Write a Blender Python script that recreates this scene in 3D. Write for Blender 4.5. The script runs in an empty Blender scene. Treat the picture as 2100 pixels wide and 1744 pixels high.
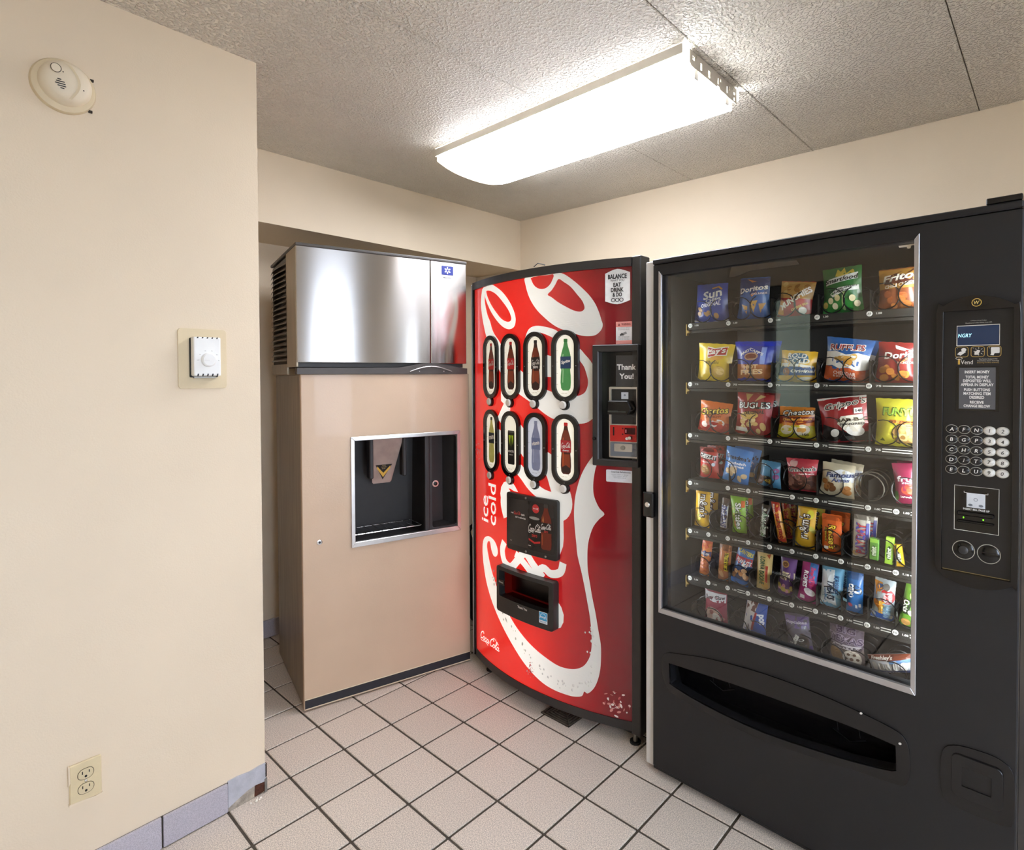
import bpy, bmesh, math, random
from mathutils import Vector, Matrix
from mathutils.geometry import tessellate_polygon

random.seed(7)
S = bpy.context.scene
COL = S.collection

# ---------------------------------------------------------------- camera
def cam_axes(yaw, pitch, roll):
    f = Vector((math.cos(pitch)*math.cos(yaw), math.cos(pitch)*math.sin(yaw), math.sin(pitch)))
    r = Vector((math.sin(yaw), -math.cos(yaw), 0)); u = r.cross(f)
    c, s = math.cos(roll), math.sin(roll)
    return c*r + s*u, -s*r + c*u, f
cd = bpy.data.cameras.new('camera'); cam = bpy.data.objects.new('camera', cd); COL.objects.link(cam)
cr, cu_, cf = cam_axes(0.740544852, -0.019002683, -0.003440935)
cam.matrix_world = Matrix(((cr.x, cu_.x, -cf.x, -0.86706), (cr.y, cu_.y, -cf.y, -2.15388), (cr.z, cu_.z, -cf.z, 1.38838), (0, 0, 0, 1)))
cd.sensor_width = 36.0; cd.lens = 36.0*1176.057/2100.0
cd.shift_x = (1050-1099.222)/2100; cd.shift_y = (791.351-872)/2100
cd.clip_start = 0.02; cd.clip_end = 60
S.camera = cam

# ---------------------------------------------------------------- sky, exposure
W = bpy.data.worlds.new('world'); S.world = W; W.use_nodes = True
bg = W.node_tree.nodes['Background']; bg.inputs[0].default_value = (0.86, 0.95, 1.18, 1); bg.inputs[1].default_value = 7.0
S.view_settings.view_transform = 'Standard'; S.view_settings.look = 'None'
S.view_settings.exposure = 0.98; S.view_settings.gamma = 1.0; S.view_settings.use_curve_mapping = False
S.cycles.max_bounces = 10; S.cycles.diffuse_bounces = 6; S.cycles.glossy_bounces = 5; S.cycles.transparent_max_bounces = 16
S.cycles.use_denoising = True; S.cycles.sample_clamp_indirect = 6.0
S.cycles.caustics_reflective = False; S.cycles.caustics_refractive = False

# ---------------------------------------------------------------- materials
def lin(h):
    if not isinstance(h, str): return tuple(h)
    c = [int(h[i:i+2], 16)/255 for i in (0, 2, 4)]
    return tuple(v/12.92 if v <= .04045 else ((v+.055)/1.055)**2.4 for v in c)
MATS = {}
def mat(name, col, rough=.5, metal=0., spec=.5, vary=None, bump=None, coat=0., emit=None, aniso=0., rnd=0., stretch=None):
    """node material: vary=(scale, amount[, detail]) colour variation, bump=(scale, strength, distance)"""
    if name in MATS: return MATS[name]
    m = bpy.data.materials.new(name); m.use_nodes = True; MATS[name] = m
    nt = m.node_tree; N = nt.nodes; L = nt.links; b = N['Principled BSDF']
    c = lin(col); b.inputs['Base Color'].default_value = (*c, 1)
    b.inputs['Roughness'].default_value = rough; b.inputs['Metallic'].default_value = metal
    b.inputs['Specular IOR Level'].default_value = spec
    if coat: b.inputs['Coat Weight'].default_value = coat; b.inputs['Coat Roughness'].default_value = .04
    tc = None
    def coord():
        nonlocal tc
        if tc is None:
            t = N.new('ShaderNodeTexCoord'); tc = t.outputs['Object']
            if stretch:
                mp = N.new('ShaderNodeMapping'); mp.inputs['Scale'].default_value = stretch
                L.new(tc, mp.inputs['Vector']); tc = mp.outputs['Vector']
        return tc
    if vary:
        n = N.new('ShaderNodeTexNoise'); n.inputs['Scale'].default_value = vary[0]; n.inputs['Detail'].default_value = vary[2] if len(vary) > 2 else 3
        L.new(coord(), n.inputs['Vector'])
        r = N.new('ShaderNodeMapRange'); r.inputs['From Min'].default_value = .3; r.inputs['From Max'].default_value = .7
        r.inputs['To Min'].default_value = 1-vary[1]; r.inputs['To Max'].default_value = 1+vary[1]
        L.new(n.outputs['Fac'], r.inputs['Value'])
        x = N.new('ShaderNodeVectorMath'); x.operation = 'SCALE'; x.inputs[0].default_value = c
        if rnd:
            oi = N.new('ShaderNodeObjectInfo'); rr = N.new('ShaderNodeMapRange')
            rr.inputs['To Min'].default_value = 1-rnd; rr.inputs['To Max'].default_value = 1+rnd
            L.new(oi.outputs['Random'], rr.inputs['Value'])
            mu = N.new('ShaderNodeMath'); mu.operation = 'MULTIPLY'
            L.new(rr.outputs[0], mu.inputs[0]); L.new(r.outputs[0], mu.inputs[1]); L.new(mu.outputs[0], x.inputs['Scale'])
        else: L.new(r.outputs[0], x.inputs['Scale'])
        L.new(x.outputs[0], b.inputs['Base Color'])
    if bump:
        n = N.new('ShaderNodeTexNoise'); n.inputs['Scale'].default_value = bump[0]; n.inputs['Detail'].default_value = 2
        L.new(coord(), n.inputs['Vector'])
        u = N.new('ShaderNodeBump'); u.inputs['Strength'].default_value = bump[1]; u.inputs['Distance'].default_value = bump[2]
        hgt = n.outputs['Fac']
        if len(bump) > 3:
            q = N.new('ShaderNodeMapRange'); q.interpolation_type = 'SMOOTHSTEP'; q.inputs['From Min'].default_value = bump[3]; q.inputs['From Max'].default_value = bump[4]
            L.new(hgt, q.inputs['Value']); hgt = q.outputs[0]
        L.new(hgt, u.inputs['Height']); L.new(u.outputs[0], b.inputs['Normal'])
    if emit:
        e = lin(emit[0]); b.inputs['Emission Color'].default_value = (*e, 1); b.inputs['Emission Strength'].default_value = emit[1]
    if aniso:
        b.inputs['Anisotropic'].default_value = aniso
        t = N.new('ShaderNodeTangent'); t.direction_type = 'RADIAL'; t.axis = 'Z'; L.new(t.outputs[0], b.inputs['Tangent'])
        b.inputs['Anisotropic Rotation'].default_value = .25
    return m
def ink(h, rough=.38):
    return mat('ink_%s_%d' % (h, rough*100), h, rough, vary=(60, .05))
def glass(name, tint=(1, 1, 1), refl=1.0, ior=1.5):
    if name in MATS: return MATS[name]
    m = bpy.data.materials.new(name); m.use_nodes = True; MATS[name] = m
    nt = m.node_tree; N = nt.nodes; L = nt.links; N.remove(N['Principled BSDF'])
    t = N.new('ShaderNodeBsdfTransparent'); t.inputs[0].default_value = (*tint, 1)
    g = N.new('ShaderNodeBsdfGlossy'); g.inputs['Roughness'].default_value = .01
    f = N.new('ShaderNodeFresnel')
    # a thin sheet bends nothing: keep the same index on its far face
    ge = N.new('ShaderNodeNewGeometry'); mi = N.new('ShaderNodeMapRange'); mi.inputs['To Min'].default_value = ior; mi.inputs['To Max'].default_value = 1/ior
    L.new(ge.outputs['Backfacing'], mi.inputs['Value']); L.new(mi.outputs[0], f.inputs['IOR'])
    k = N.new('ShaderNodeMath'); k.operation = 'MULTIPLY'; k.inputs[1].default_value = refl; k.use_clamp = True
    x = N.new('ShaderNodeMixShader'); L.new(f.outputs[0], k.inputs[0]); L.new(k.outputs[0], x.inputs[0])
    L.new(t.outputs[0], x.inputs[1]); L.new(g.outputs[0], x.inputs[2]); L.new(x.outputs[0], N['Material Output'].inputs[0])
    return m

BLACK = mat('black_plastic', '232322', .42, vary=(30, .08), bump=(400, .15, .001))
BLACKG = mat('black_gloss', '0c0c0d', .18, vary=(20, .08))
DARK = mat('dark_interior', '32302c', .5, vary=(9, .15))
RUB = mat('black_rubber', '111111', .6, vary=(30, .1))
WHITEP = mat('white_plastic', 'eceae4', .4, vary=(40, .02))
CHROME = mat('chrome', 'd8d8d8', .18, metal=1., vary=(30, .05))
ALU = mat('aluminium', 'c9c7c4', .34, metal=1., vary=(50, .06))
STEELD = mat('dull_steel', '9a9790', .42, metal=1., vary=(30, .1))

# ---------------------------------------------------------------- mesh helpers
class MB:
    def __init__(s): s.v = []; s.f = []; s.m = []
    def face(s, idx, mi=0): s.f.append(tuple(idx)); s.m.append(mi)
    def pts(s, P): n = len(s.v); s.v += [tuple(p) for p in P]; return list(range(n, n+len(P)))
    def quad(s, a, b, c, d, mi=0): s.face(s.pts((a, b, c, d)), mi); return s
    def box(s, x0, x1, y0, y1, z0, z1, mi=0):
        i = s.pts([(x, y, z) for z in (z0, z1) for y in (y0, y1) for x in (x0, x1)])
        for q in ((0, 2, 3, 1), (4, 5, 7, 6), (0, 1, 5, 4), (2, 6, 7, 3), (1, 3, 7, 5), (0, 4, 6, 2)): s.face([i[k] for k in q], mi)
        return s
    def prism(s, poly, y0, y1, holes=(), mi=0, back=True):
        """polygon in (x,z) extruded from y0 (front) to y1 (back)"""
        loops = [orient(poly, True)]+[orient(h, False) for h in holes]
        flat = [p for l in loops for p in l]
        tr = tessellate_polygon([[Vector((p[0], p[1], 0)) for p in l] for l in loops])
        a = s.pts([(p[0], y0, p[1]) for p in flat]); b = s.pts([(p[0], y1, p[1]) for p in flat])
        for t in tr:
            x = [flat[k] for k in t]
            ar = (x[1][0]-x[0][0])*(x[2][1]-x[0][1])-(x[2][0]-x[0][0])*(x[1][1]-x[0][1])
            t = t if ar > 0 else t[::-1]
            s.face([a[k] for k in t], mi)
            if back: s.face([b[k] for k in t[::-1]], mi)
        o = 0
        for l in loops:
            n = len(l)
            for k in range(n):
                k2 = (k+1) % n; s.face((a[o+k2], a[o+k], b[o+k], b[o+k2]), mi)
            o += n
        return s
    def tube(s, path, r, n=8, closed=False, caps=True, mi=0):
        P = [Vector(p) for p in path]; rings = []
        prev = None
        for k, p in enumerate(P):
            if closed: t = P[(k+1) % len(P)]-P[k-1]
            else: t = P[min(k+1, len(P)-1)]-P[max(k-1, 0)]
            t.normalize()
            if prev is None:
                a = t.orthogonal().normalized()
            else:
                a = (prev-t*prev.dot(t)).normalized()
            prev = a; b = t.cross(a)
            rr = r[k] if isinstance(r, (list, tuple)) else r
            rings.append(s.pts([p+(a*math.cos(q)+b*math.sin(q))*rr for q in [2*math.pi*j/n for j in range(n)]]))
        m = len(rings)
        for k in range(m if closed else m-1):
            A, B = rings[k], rings[(k+1) % m]
            for j in range(n): s.face((A[j], A[(j+1) % n], B[(j+1) % n], B[j]), mi)
        if caps and not closed: s.face(rings[0][::-1], mi); s.face(rings[-1], mi)
        return s
    def lathe(s, prof, cx, cz, n=24, mi=0, sx=1., sz=1., start=0.):
        """profile (radius, y) from front to back, axis along y through (cx, cz)"""
        R = []
        for r, y in prof:
            R.append(s.pts([(cx+r*sx*math.cos(q), y, cz+r*sz*math.sin(q)) for q in [start+2*math.pi*j/n for j in range(n)]]))
        for A, B in zip(R, R[1:]):
            for j in range(n): s.face((A[(j+1) % n], A[j], B[j], B[(j+1) % n]), mi)
        if prof[0][0] > 1e-6: s.face(R[0], mi)
        if prof[-1][0] > 1e-6: s.face(R[-1][::-1], mi)
        return s
    def add(s, V, F, mi=0):
        i = s.pts(V)
        for f in F: s.face([i[k] for k in f], mi)
        return s
    def build(s, name, mats, parent=None, loc=None, rot=None, smooth=False, bevel=0., warp=None, fine=0., seg=1, auto=True):
        me = bpy.data.meshes.new(name); me.from_pydata(s.v, [], s.f)
        mats = mats if isinstance(mats, (list, tuple)) else [mats]
        for m in mats: me.materials.append(m)
        if len(mats) > 1: me.polygons.foreach_set('material_index', s.m)
        if fine or bevel:
            bm = bmesh.new(); bm.from_mesh(me)
            if bevel:
                bmesh.ops.remove_doubles(bm, verts=bm.verts, dist=1e-6)
                ed = [e for e in bm.edges if len(e.link_faces) == 2 and e.calc_face_angle(0) > .5]
                bmesh.ops.bevel(bm, geom=ed, offset=bevel, segments=seg, affect='EDGES', profile=.5, clamp_overlap=True)
            if fine: refine(bm, fine)
            bm.to_mesh(me); bm.free()
        if warp:
            for v in me.vertices: v.co = warp(v.co)
        if smooth:
            me.polygons.foreach_set('use_smooth', [True]*len(me.polygons))
            if auto: me.set_sharp_from_angle(angle=.7)
        me.update()
        return link(name, me, parent, loc, rot)
def refine(bm, L):
    for _ in range(9):
        e = [x for x in bm.edges if x.calc_length() > L]
        if not e: break
        bmesh.ops.subdivide_edges(bm, edges=e, cuts=1, use_grid_fill=False)
        bmesh.ops.triangulate(bm, faces=[f for f in bm.faces if len(f.verts) > 3])
def orient(p, ccw):
    p = [(q[0], q[1]) for q in p]
    a = sum(p[k-1][0]*p[k][1]-p[k][0]*p[k-1][1] for k in range(len(p)))
    return p if (a > 0) == ccw else p[::-1]
def link(name, me, parent=None, loc=None, rot=None):
    o = bpy.data.objects.new(name, me); COL.objects.link(o)
    if parent is not None: o.parent = parent
    if loc: o.location = loc
    if rot: o.rotation_euler = rot
    return o
def tag(o, label=None, cat=None, group=None, kind=None):
    for k, v in (('label', label), ('category', cat), ('group', group), ('kind', kind)):
        if v: o[k] = v
    return o
def empty(name, loc, rz=0., label=None, cat=None, group=None, rot=None):
    o = bpy.data.objects.new(name, None); COL.objects.link(o); o.empty_display_size = .05
    o.location = loc; o.rotation_euler = rot or (0, 0, rz)
    return tag(o, label, cat, group)
def struct(o): o['kind'] = 'structure'; return o
def rrect(x0, x1, z0, z1, r, n=4):
    P = []
    for cx, cz, a in ((x1-r, z1-r, 0), (x0+r, z1-r, 90), (x0+r, z0+r, 180), (x1-r, z0+r, 270)):
        P += [(cx+r*math.cos(math.radians(a+90*k/n)), cz+r*math.sin(math.radians(a+90*k/n))) for k in range(n+1)]
    return P
def rect(x0, x1, z0, z1): return [(x0, z0), (x1, z0), (x1, z1), (x0, z1)]
def ell(cx, cz, rx, rz, n=20, a=0.):
    c, s = math.cos(a), math.sin(a)
    return [(cx+rx*math.cos(q)*c-rz*math.sin(q)*s, cz+rx*math.cos(q)*s+rz*math.sin(q)*c) for q in [2*math.pi*k/n for k in range(n)]]
def curve(P, n=3, closed=True):
    """Catmull-Rom through the points"""
    m = len(P); out = []
    for k in range(m if closed else m-1):
        g = (lambda i: P[i % m]) if closed else (lambda i: P[min(max(i, 0), m-1)])
        a, b, c, d = g(k-1), g(k), g(k+1), g(k+2)
        for j in range(n):
            t = j/n
            out.append(tuple(.5*(2*b[i]+(c[i]-a[i])*t+(2*a[i]-5*b[i]+4*c[i]-d[i])*t*t+(3*b[i]-a[i]-3*c[i]+d[i])*t**3) for i in range(len(b))))
    if not closed: out.append(tuple(P[-1]))
    return out
def stroke(P, w):
    """outline of a polyline of width w (number or list)"""
    L, Rr = [], []
    for k, p in enumerate(P):
        a = P[max(k-1, 0)]; b = P[min(k+1, len(P)-1)]
        dx, dz = b[0]-a[0], b[1]-a[1]; l = math.hypot(dx, dz) or 1; ww = (w[k] if isinstance(w, (list, tuple)) else w)/2
        L.append((p[0]-dz/l*ww, p[1]+dx/l*ww)); Rr.append((p[0]+dz/l*ww, p[1]-dx/l*ww))
    return L, Rr
def stroke_tris(P, w):
    L, Rr = stroke(P, w); V = L+Rr; n = len(P)
    return V, [(k, n+k, n+k+1, k+1) for k in range(n-1)]
# flat print: triangles in (x,z) laid on a surface y = fn(x, z) - lift
def lay(name, V, F, m, parent, fn=None, lift=.0006, fine=0.):
    b = MB(); b.add([(p[0], 0, p[1]) for p in V], F)
    me_fn = fn or (lambda x, z: 0.)
    return b.build(name, m, parent, fine=fine, warp=lambda c: Vector((c.x, me_fn(c.x, c.z)-lift, c.z)))
def poly2d(poly, holes=()):
    loops = [orient(poly, True)]+[orient(h, False) for h in holes]
    flat = [p for l in loops for p in l]
    out = []
    for t in tessellate_polygon([[Vector((p[0], p[1], 0)) for p in l] for l in loops]):
        x = [flat[k] for k in t]
        ar = (x[1][0]-x[0][0])*(x[2][1]-x[0][1])-(x[2][0]-x[0][0])*(x[1][1]-x[0][1])
        out.append(tuple(t) if ar > 0 else tuple(t[::-1]))
    return flat, out
def decal(name, poly, m, parent, fn=None, lift=.0006, fine=0., holes=()):
    V, F = poly2d(poly, holes); return lay(name, V, F, m, parent, fn, lift, fine)
TXT = {}
def text2d(s, bold=.0, shear=0.):
    k = (s, bold, shear)
    if k not in TXT:
        c = bpy.data.curves.new('t', 'FONT'); c.body = s; c.align_x = 'CENTER'; c.offset = bold; c.shear = shear; c.resolution_u = 2
        o = bpy.data.objects.new('t', c); me = bpy.data.meshes.new_from_object(o)
        V = [(v.co.x, v.co.y) for v in me.vertices]; F = []
        for p in me.polygons:
            t = tuple(p.vertices); x = [V[q] for q in t[:3]]
            ar = (x[1][0]-x[0][0])*(x[2][1]-x[0][1])-(x[2][0]-x[0][0])*(x[1][1]-x[0][1])
            F.append(t if ar > 0 else t[::-1])
        bpy.data.objects.remove(o); bpy.data.meshes.remove(me); bpy.data.curves.remove(c)
        x0, x1 = min(v[0] for v in V), max(v[0] for v in V); y0, y1 = min(v[1] for v in V), max(v[1] for v in V)
        TXT[k] = ([((v[0]-(x0+x1)/2)/(x1-x0), (v[1]-(y0+y1)/2)/(y1-y0)) for v in V], F, (x1-x0)/(y1-y0))
    return TXT[k]
def text(s, cx, cz, w, h, m, parent, fn=None, lift=.0008, bold=.02, shear=0., rot=0., fine=0., name='lettering'):
    """text fitted to a box of width w and height h (h None keeps the face's own proportion)"""
    V, F, asp = text2d(s, bold, shear)
    if h is None: h = w/asp
    if w is None: w = h*asp
    c, sn = math.cos(math.radians(rot)), math.sin(math.radians(rot))
    P = [(cx+x*w*c-z*h*sn, cz+x*w*sn+z*h*c) for x, z in V]
    return lay(name, P, F, m, parent, fn, lift, fine)
# flowing script lettering drawn as brush strokes: 'C' 'o' 'c' 'a' '-' 'l'
def script_strokes():
    ST = []; x = 0.
    def put(P, w): ST.append((curve(P, 4, False), w))
    C = [(1.25, 1.55), (1.05, 1.95), (.7, 2.0), (.3, 1.6), (.1, 1.0), (.15, .4), (.5, .05), (.95, .15), (1.3, .55)]
    o = [(.45, .95), (.15, .75), (.1, .3), (.35, .02), (.65, .2), (.72, .6), (.5, .95), (.62, .82), (.95, .8)]
    cc = [(.72, .75), (.5, .97), (.2, .75), (.12, .35), (.35, .03), (.65, .12), (.88, .4)]
    a = [(.68, .8), (.42, .97), (.15, .65), (.15, .2), (.4, .03), (.66, .35), (.72, .95), (.7, .3), (.85, .05), (1.08, .35)]
    l = [(.1, .4), (.45, 1.2), (.55, 1.85), (.35, 1.95), (.2, 1.4), (.2, .4), (.4, .03), (.75, .4)]
    for ch, adv in ((C, 1.15), (o, .8), (cc, .78), (a, .98), (None, .45), (C, 1.15), (o, .8), (l, .6), (a, 1.0)):
        if ch is None: put([(x+.05, .55), (x+.4, .62)], .2)
        else: put([(x+px+.28*pz, pz) for px, pz in ch], .2 if ch is not C else .24)
        x += adv
    put([(.55, .05), (.2, -.25), (.6, -.55), (1.4, -.4), (2.2, -.15), (3.0, -.3), (3.5, -.5)], .16)
    put([(5.55, 2.2), (6.0, 2.45), (6.6, 2.2), (7.2, 1.75), (7.7, 1.6)], .15)
    xs = [p[0] for P, w in ST for p in P]; zs = [p[1] for P, w in ST for p in P]
    return ST, min(xs), max(xs), min(zs), max(zs)
def script_logo(cx, cz, w, h, m, parent, fn=None, lift=.0008, name='script_lettering', rot=0.):
    ST, x0, x1, z0, z1 = script_strokes(); b = MB(); ca, sa = math.cos(math.radians(rot)), math.sin(math.radians(rot))
    for P, sw in ST:
        V, F = stroke_tris(P, sw)
        Q = [((p[0]-(x0+x1)/2)/(x1-x0)*w, (p[1]-(z0+z1)/2)/(z1-z0)*h) for p in V]
        b.add([(cx+x*ca-z*sa, 0, cz+x*sa+z*ca) for x, z in Q], F)
    g = fn or (lambda x, z: 0.)
    return b.build(name, m, parent, warp=lambda c: Vector((c.x, g(c.x, c.z)-lift, c.z)))

# ================================================================ room
T = .2032; CH = 2.409
WALL = mat('cream_paint', 'e3d2b8', .62, vary=(2.2, .03), bump=(220, .25, .0015))
CEIL = mat('stippled_ceiling', 'f3ede1', .42, vary=(3, .04), bump=(105, 1., .008, .44, .66))
TILE = mat('speckled_floor_tile', 'cdc2b5', .42, vary=(300, .34, 1), bump=(300, .12, .0008), rnd=.04)
GROUT = mat('dark_grout', '4a4238', .9, vary=(60, .25), bump=(300, .4, .001))
BASET = mat('grey_speckled_base_tile', 'b3aeb6', .45, vary=(420, .2, 1), rnd=.05)
# floor: grout bed and tiles
fl = struct(MB().box(-1.42, 2.05, -3.72, 1.0, -.06, -.0035).build('floor', GROUT))
tw = T-.0085
tb = MB(); tb.box(-tw/2, tw/2, -tw/2, tw/2, -.012, 0)
t0 = tb.build('tile', TILE, fl, loc=(0, 0, 0), bevel=.0016)
first = True; rest = MB()
for i in range(-7, 10):
    for j in range(-19, 5):
        cx, cy = (i+.5)*T, (j+.5)*T
        near = -.75 < cx < 1.7 and -2.25 < cy < .95 and not (cx < -.1 and cy > -.2) and not (cx > 1.2 and cy < -.2)
        if cx < -1.42+T/2 or cx > 2.05 or cy > 1.0: continue
        if near:
            o = t0 if first else link('tile', t0.data, fl); first = False
            o.location = (cx, cy, 0); o.rotation_euler = (0, 0, (random.randint(0, 3))*math.pi/2)
        else: rest.box(cx-tw/2, cx+tw/2, cy-tw/2, cy+tw/2, -.012, 0)
tag(rest.build('far_tiles', TILE, fl), kind='stuff')
# walls as solid blocks (footprint polygons)
def wallblock(name, foot, z0, z1, m=WALL):
    b = MB(); n = len(foot); foot = orient(foot, True)
    a = b.pts([(x, y, z0) for x, y in foot]); c = b.pts([(x, y, z1) for x, y in foot])
    b.face(a[::-1]); b.face(c)
    for k in range(n): b.face((a[k], a[(k+1) % n], c[(k+1) % n], c[k]))
    return struct(b.build(name, m))
XR = lambda y: 1.892-(y-.505)*.028           # the right wall runs slightly out of square
wallblock('wall_left', [(-1.42, -.246), (-.085, -.207), (-.085, 1.15), (-1.42, 1.15)], 0, CH)
wallblock('wall_alcove', [(-.085, .935), (2.1, .925), (2.1, 1.15), (-.085, 1.15)], 0, CH)
wallblock('wall_soffit', [(-.085, .517), (1.91, .504), (1.91, .935), (-.085, .935)], 2.083, CH)
wallblock('wall_right', [(XR(.935), .935), (XR(-3.72), -3.72), (2.2, -3.72), (2.2, .935)], 0, CH)
# entrance side, behind the camera: glazed door and added window to the daylight
YB = -3.6
for nm, x0, x1, z0, z1 in (('wall_back_1', -1.42, -1.34, 0, CH), ('wall_back_2', -1.34, -.28, 0, .6), ('wall_back_3', -1.34, -.28, 2.12, CH), ('wall_back_4', -.28, .10, 0, CH), ('wall_back_5', .10, .56, 2.12, CH), ('wall_back_6', .56, 2.1, 0, CH)):
    wallblock(nm, [(x0, YB-.12), (x1, YB-.12), (x1, YB), (x0, YB)], z0, z1)
# side wall with a doorway
XL = -1.42
for nm, y0, y1, z0, z1 in (('wall_side_1', YB-.12, -1.09, 0, CH), ('wall_side_2', -1.09, -.51, 2.0, CH), ('wall_side_3', -.51, -.2, 0, CH)):
    wallblock(nm, [(XL-.12, y0), (XL, y0), (XL, y1), (XL-.12, y1)], z0, z1)
# ceiling: backing and 2 ft boards with shallow joints
ce = struct(MB().box(-1.42, 2.1, YB-.12, 1.0, CH+.012, CH+.08).build('ceiling', mat('joint_grey', 'a89c8a', .9, vary=(20, .1))))
seams = [.53, -.143, -.716, -1.308, -1.911, -2.51, -3.11, -3.71]
for a, b_ in zip(seams, seams[1:]):
    MB().box(-1.42, 2.08, b_+.0015, a-.0015, CH, CH+.014).build('ceiling_board', CEIL, ce, bevel=.002)
# wall base tiles
def base_tiles(name, p, q, step=T, skip=0., start=0.):
    p, q = Vector(p), Vector(q); d = (q-p); L_ = d.length; d.normalize(); n_ = Vector((d.y, -d.x))
    root = struct(MB().box(0, L_-skip, -.002, 0, 0, .094).build(name, GROUT, None, loc=(p.x, p.y, 0), rot=(0, 0, math.atan2(d.y, d.x))))
    x = start
    while x < L_-skip-.02:
        e = min(x+step, L_-skip)
        MB().box(max(x, 0)+.0025, e-.0025, -.010, -.001, .003, .094+random.uniform(-.002, .002)).build('base_tile', BASET, root, bevel=.0015)
        x = e
    return root
base_tiles('baseboard_left', (-1.42, -.246), (-.085, -.207), skip=.118, start=-.185)
base_tiles('baseboard_alcove', (-.085, .935), (1.88, .925), start=-.03)
base_tiles('baseboard_right', (XR(.93), .93), (XR(-3.6), -3.6))
base_tiles('baseboard_side', (XL, -1.40), (XL, -3.6))
# the missing base tile at the corner: bare bedding, rotten stud end, crumbs
cor = struct(MB().prism([(-.118, .012), (-.118, .098), (-.09, .099), (-.05, .094), (-.02, .097), (0, .096), (0, .036), (-.032, .040), (-.06, .036), (-.1, .020)], -.004, .001).build('trim_corner_patch', mat('bluish_bedding', 'b0b1b8', .8, vary=(25, .12), bump=(60, .5, .004)), None, loc=(-.085, -.2075, 0), rot=(0, 0, math.atan2(.039, 1.335))))
MB().prism([(-.118, .0), (-.118, .012), (-.1, .020), (-.06, .036), (-.036, .039), (-.04, .0)], -.0035, .002).build('crumbled_plaster', mat('crumbled_plaster', 'a2988a', .9, vary=(60, .3), bump=(90, .8, .006)), cor)
MB().prism([(-.036, .002), (-.034, .040), (-.001, .037), (-.001, .004)], -.003, .002).build('rotten_stud', mat('rotten_wood', '4a2413', .8, vary=(80, .4), bump=(80, .8, .006)), cor)
MB().box(-.004, .004, -.006, .004, .0, .045).build('corner_bead', mat('corner_bead', '77736c', .6, vary=(60, .2)), cor)
MB().box(-.002, .004, -.004, .004, .05, .094).build('corner_gap', mat('corner_gap', '33211a', .8, vary=(60, .2)), cor)
cr_ = MB()
for k in range(7):
    x, y, r = random.uniform(-.09, -.02), random.uniform(-.03, -.01), random.uniform(.002, .006)
    cr_.lathe([(.0005, -r), (r, -r*.3), (r*.8, r*.5), (.0005, r*.8)], x, .0, 6)
    for i in range(-24, 0): cr_.v[i] = (cr_.v[i][0], y+cr_.v[i][1], max(cr_.v[i][2]+r*.6, 0.))
tag(cr_.build('plaster_crumbs', mat('plaster_crumb', 'e8e2d6', .9, vary=(90, .1)), cor), kind='stuff')
# doors and windows behind the camera
DFR = mat('dark_bronze_frame', '1d1b19', .4, vary=(20, .1))
PANE = glass('window_glass', (.96, .98, .97), 1.0)
def glazed(name, x0, x1, z0, z1, y, fw, bars=(), parent=None):
    b = MB(); b.prism(rect(x0, x1, z0, z1), y-.03, y+.03, holes=[rect(x0+fw, x1-fw, z0+fw, z1-fw)])
    r = struct(b.build(name, DFR))
    for z in bars: MB().box(x0+fw, x1-fw, y-.025, y+.025, z-.03, z+.03).build('rail', DFR, r)
    MB().box(x0+fw, x1-fw, y-.003, y+.003, z0+fw, z1-fw).build('pane', PANE, r)
    return r
glazed('door_2', .10, .56, 0, 2.12, YB-.06, .05)
glazed('window_fill', -1.34, -.28, .6, 2.12, YB-.06, .04)  # added window, out of view, to bring in more daylight
d1 = struct(MB().prism(rect(-.29, .29, 0, 2.0), -.03, .03, holes=[rect(-.02, .23, 1.16, 1.90)]).build('door_1', DFR))
MB().box(-.02, .23, -.003, .003, 1.16, 1.90).build('pane', PANE, d1)
d1.location = (XL-.06, -.80, 0); d1.rotation_euler = (0, 0, math.pi/2)
MB().tube([(-.2, -.03, .9), (-.2, -.08, .9), (-.2, -.08, 1.2), (-.2, -.03, 1.2)], .011, 8).build('pull_handle', ALU, d1)
struct(MB().box(-3.3, -3.2, -3.2, 1.2, 0, 2.6).build('wall_corridor', mat('sage_wall', 'a9b09a', .7, vary=(3, .05))))
struct(MB().box(-9, 9, -12, 6, -.2, -.061).build('ground', mat('grey_pavement', '8d8b86', .9, vary=(4, .15))))
struct(MB().box(-3.3, -1.54, -3.2, 1.2, 2.6, 2.7).build('ceiling_corridor_shade', mat('grey_shade_slab', '8a867c', .8, vary=(3, .05))))  # unseen slab over the corridor, added to dim what the door pane shows

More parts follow.
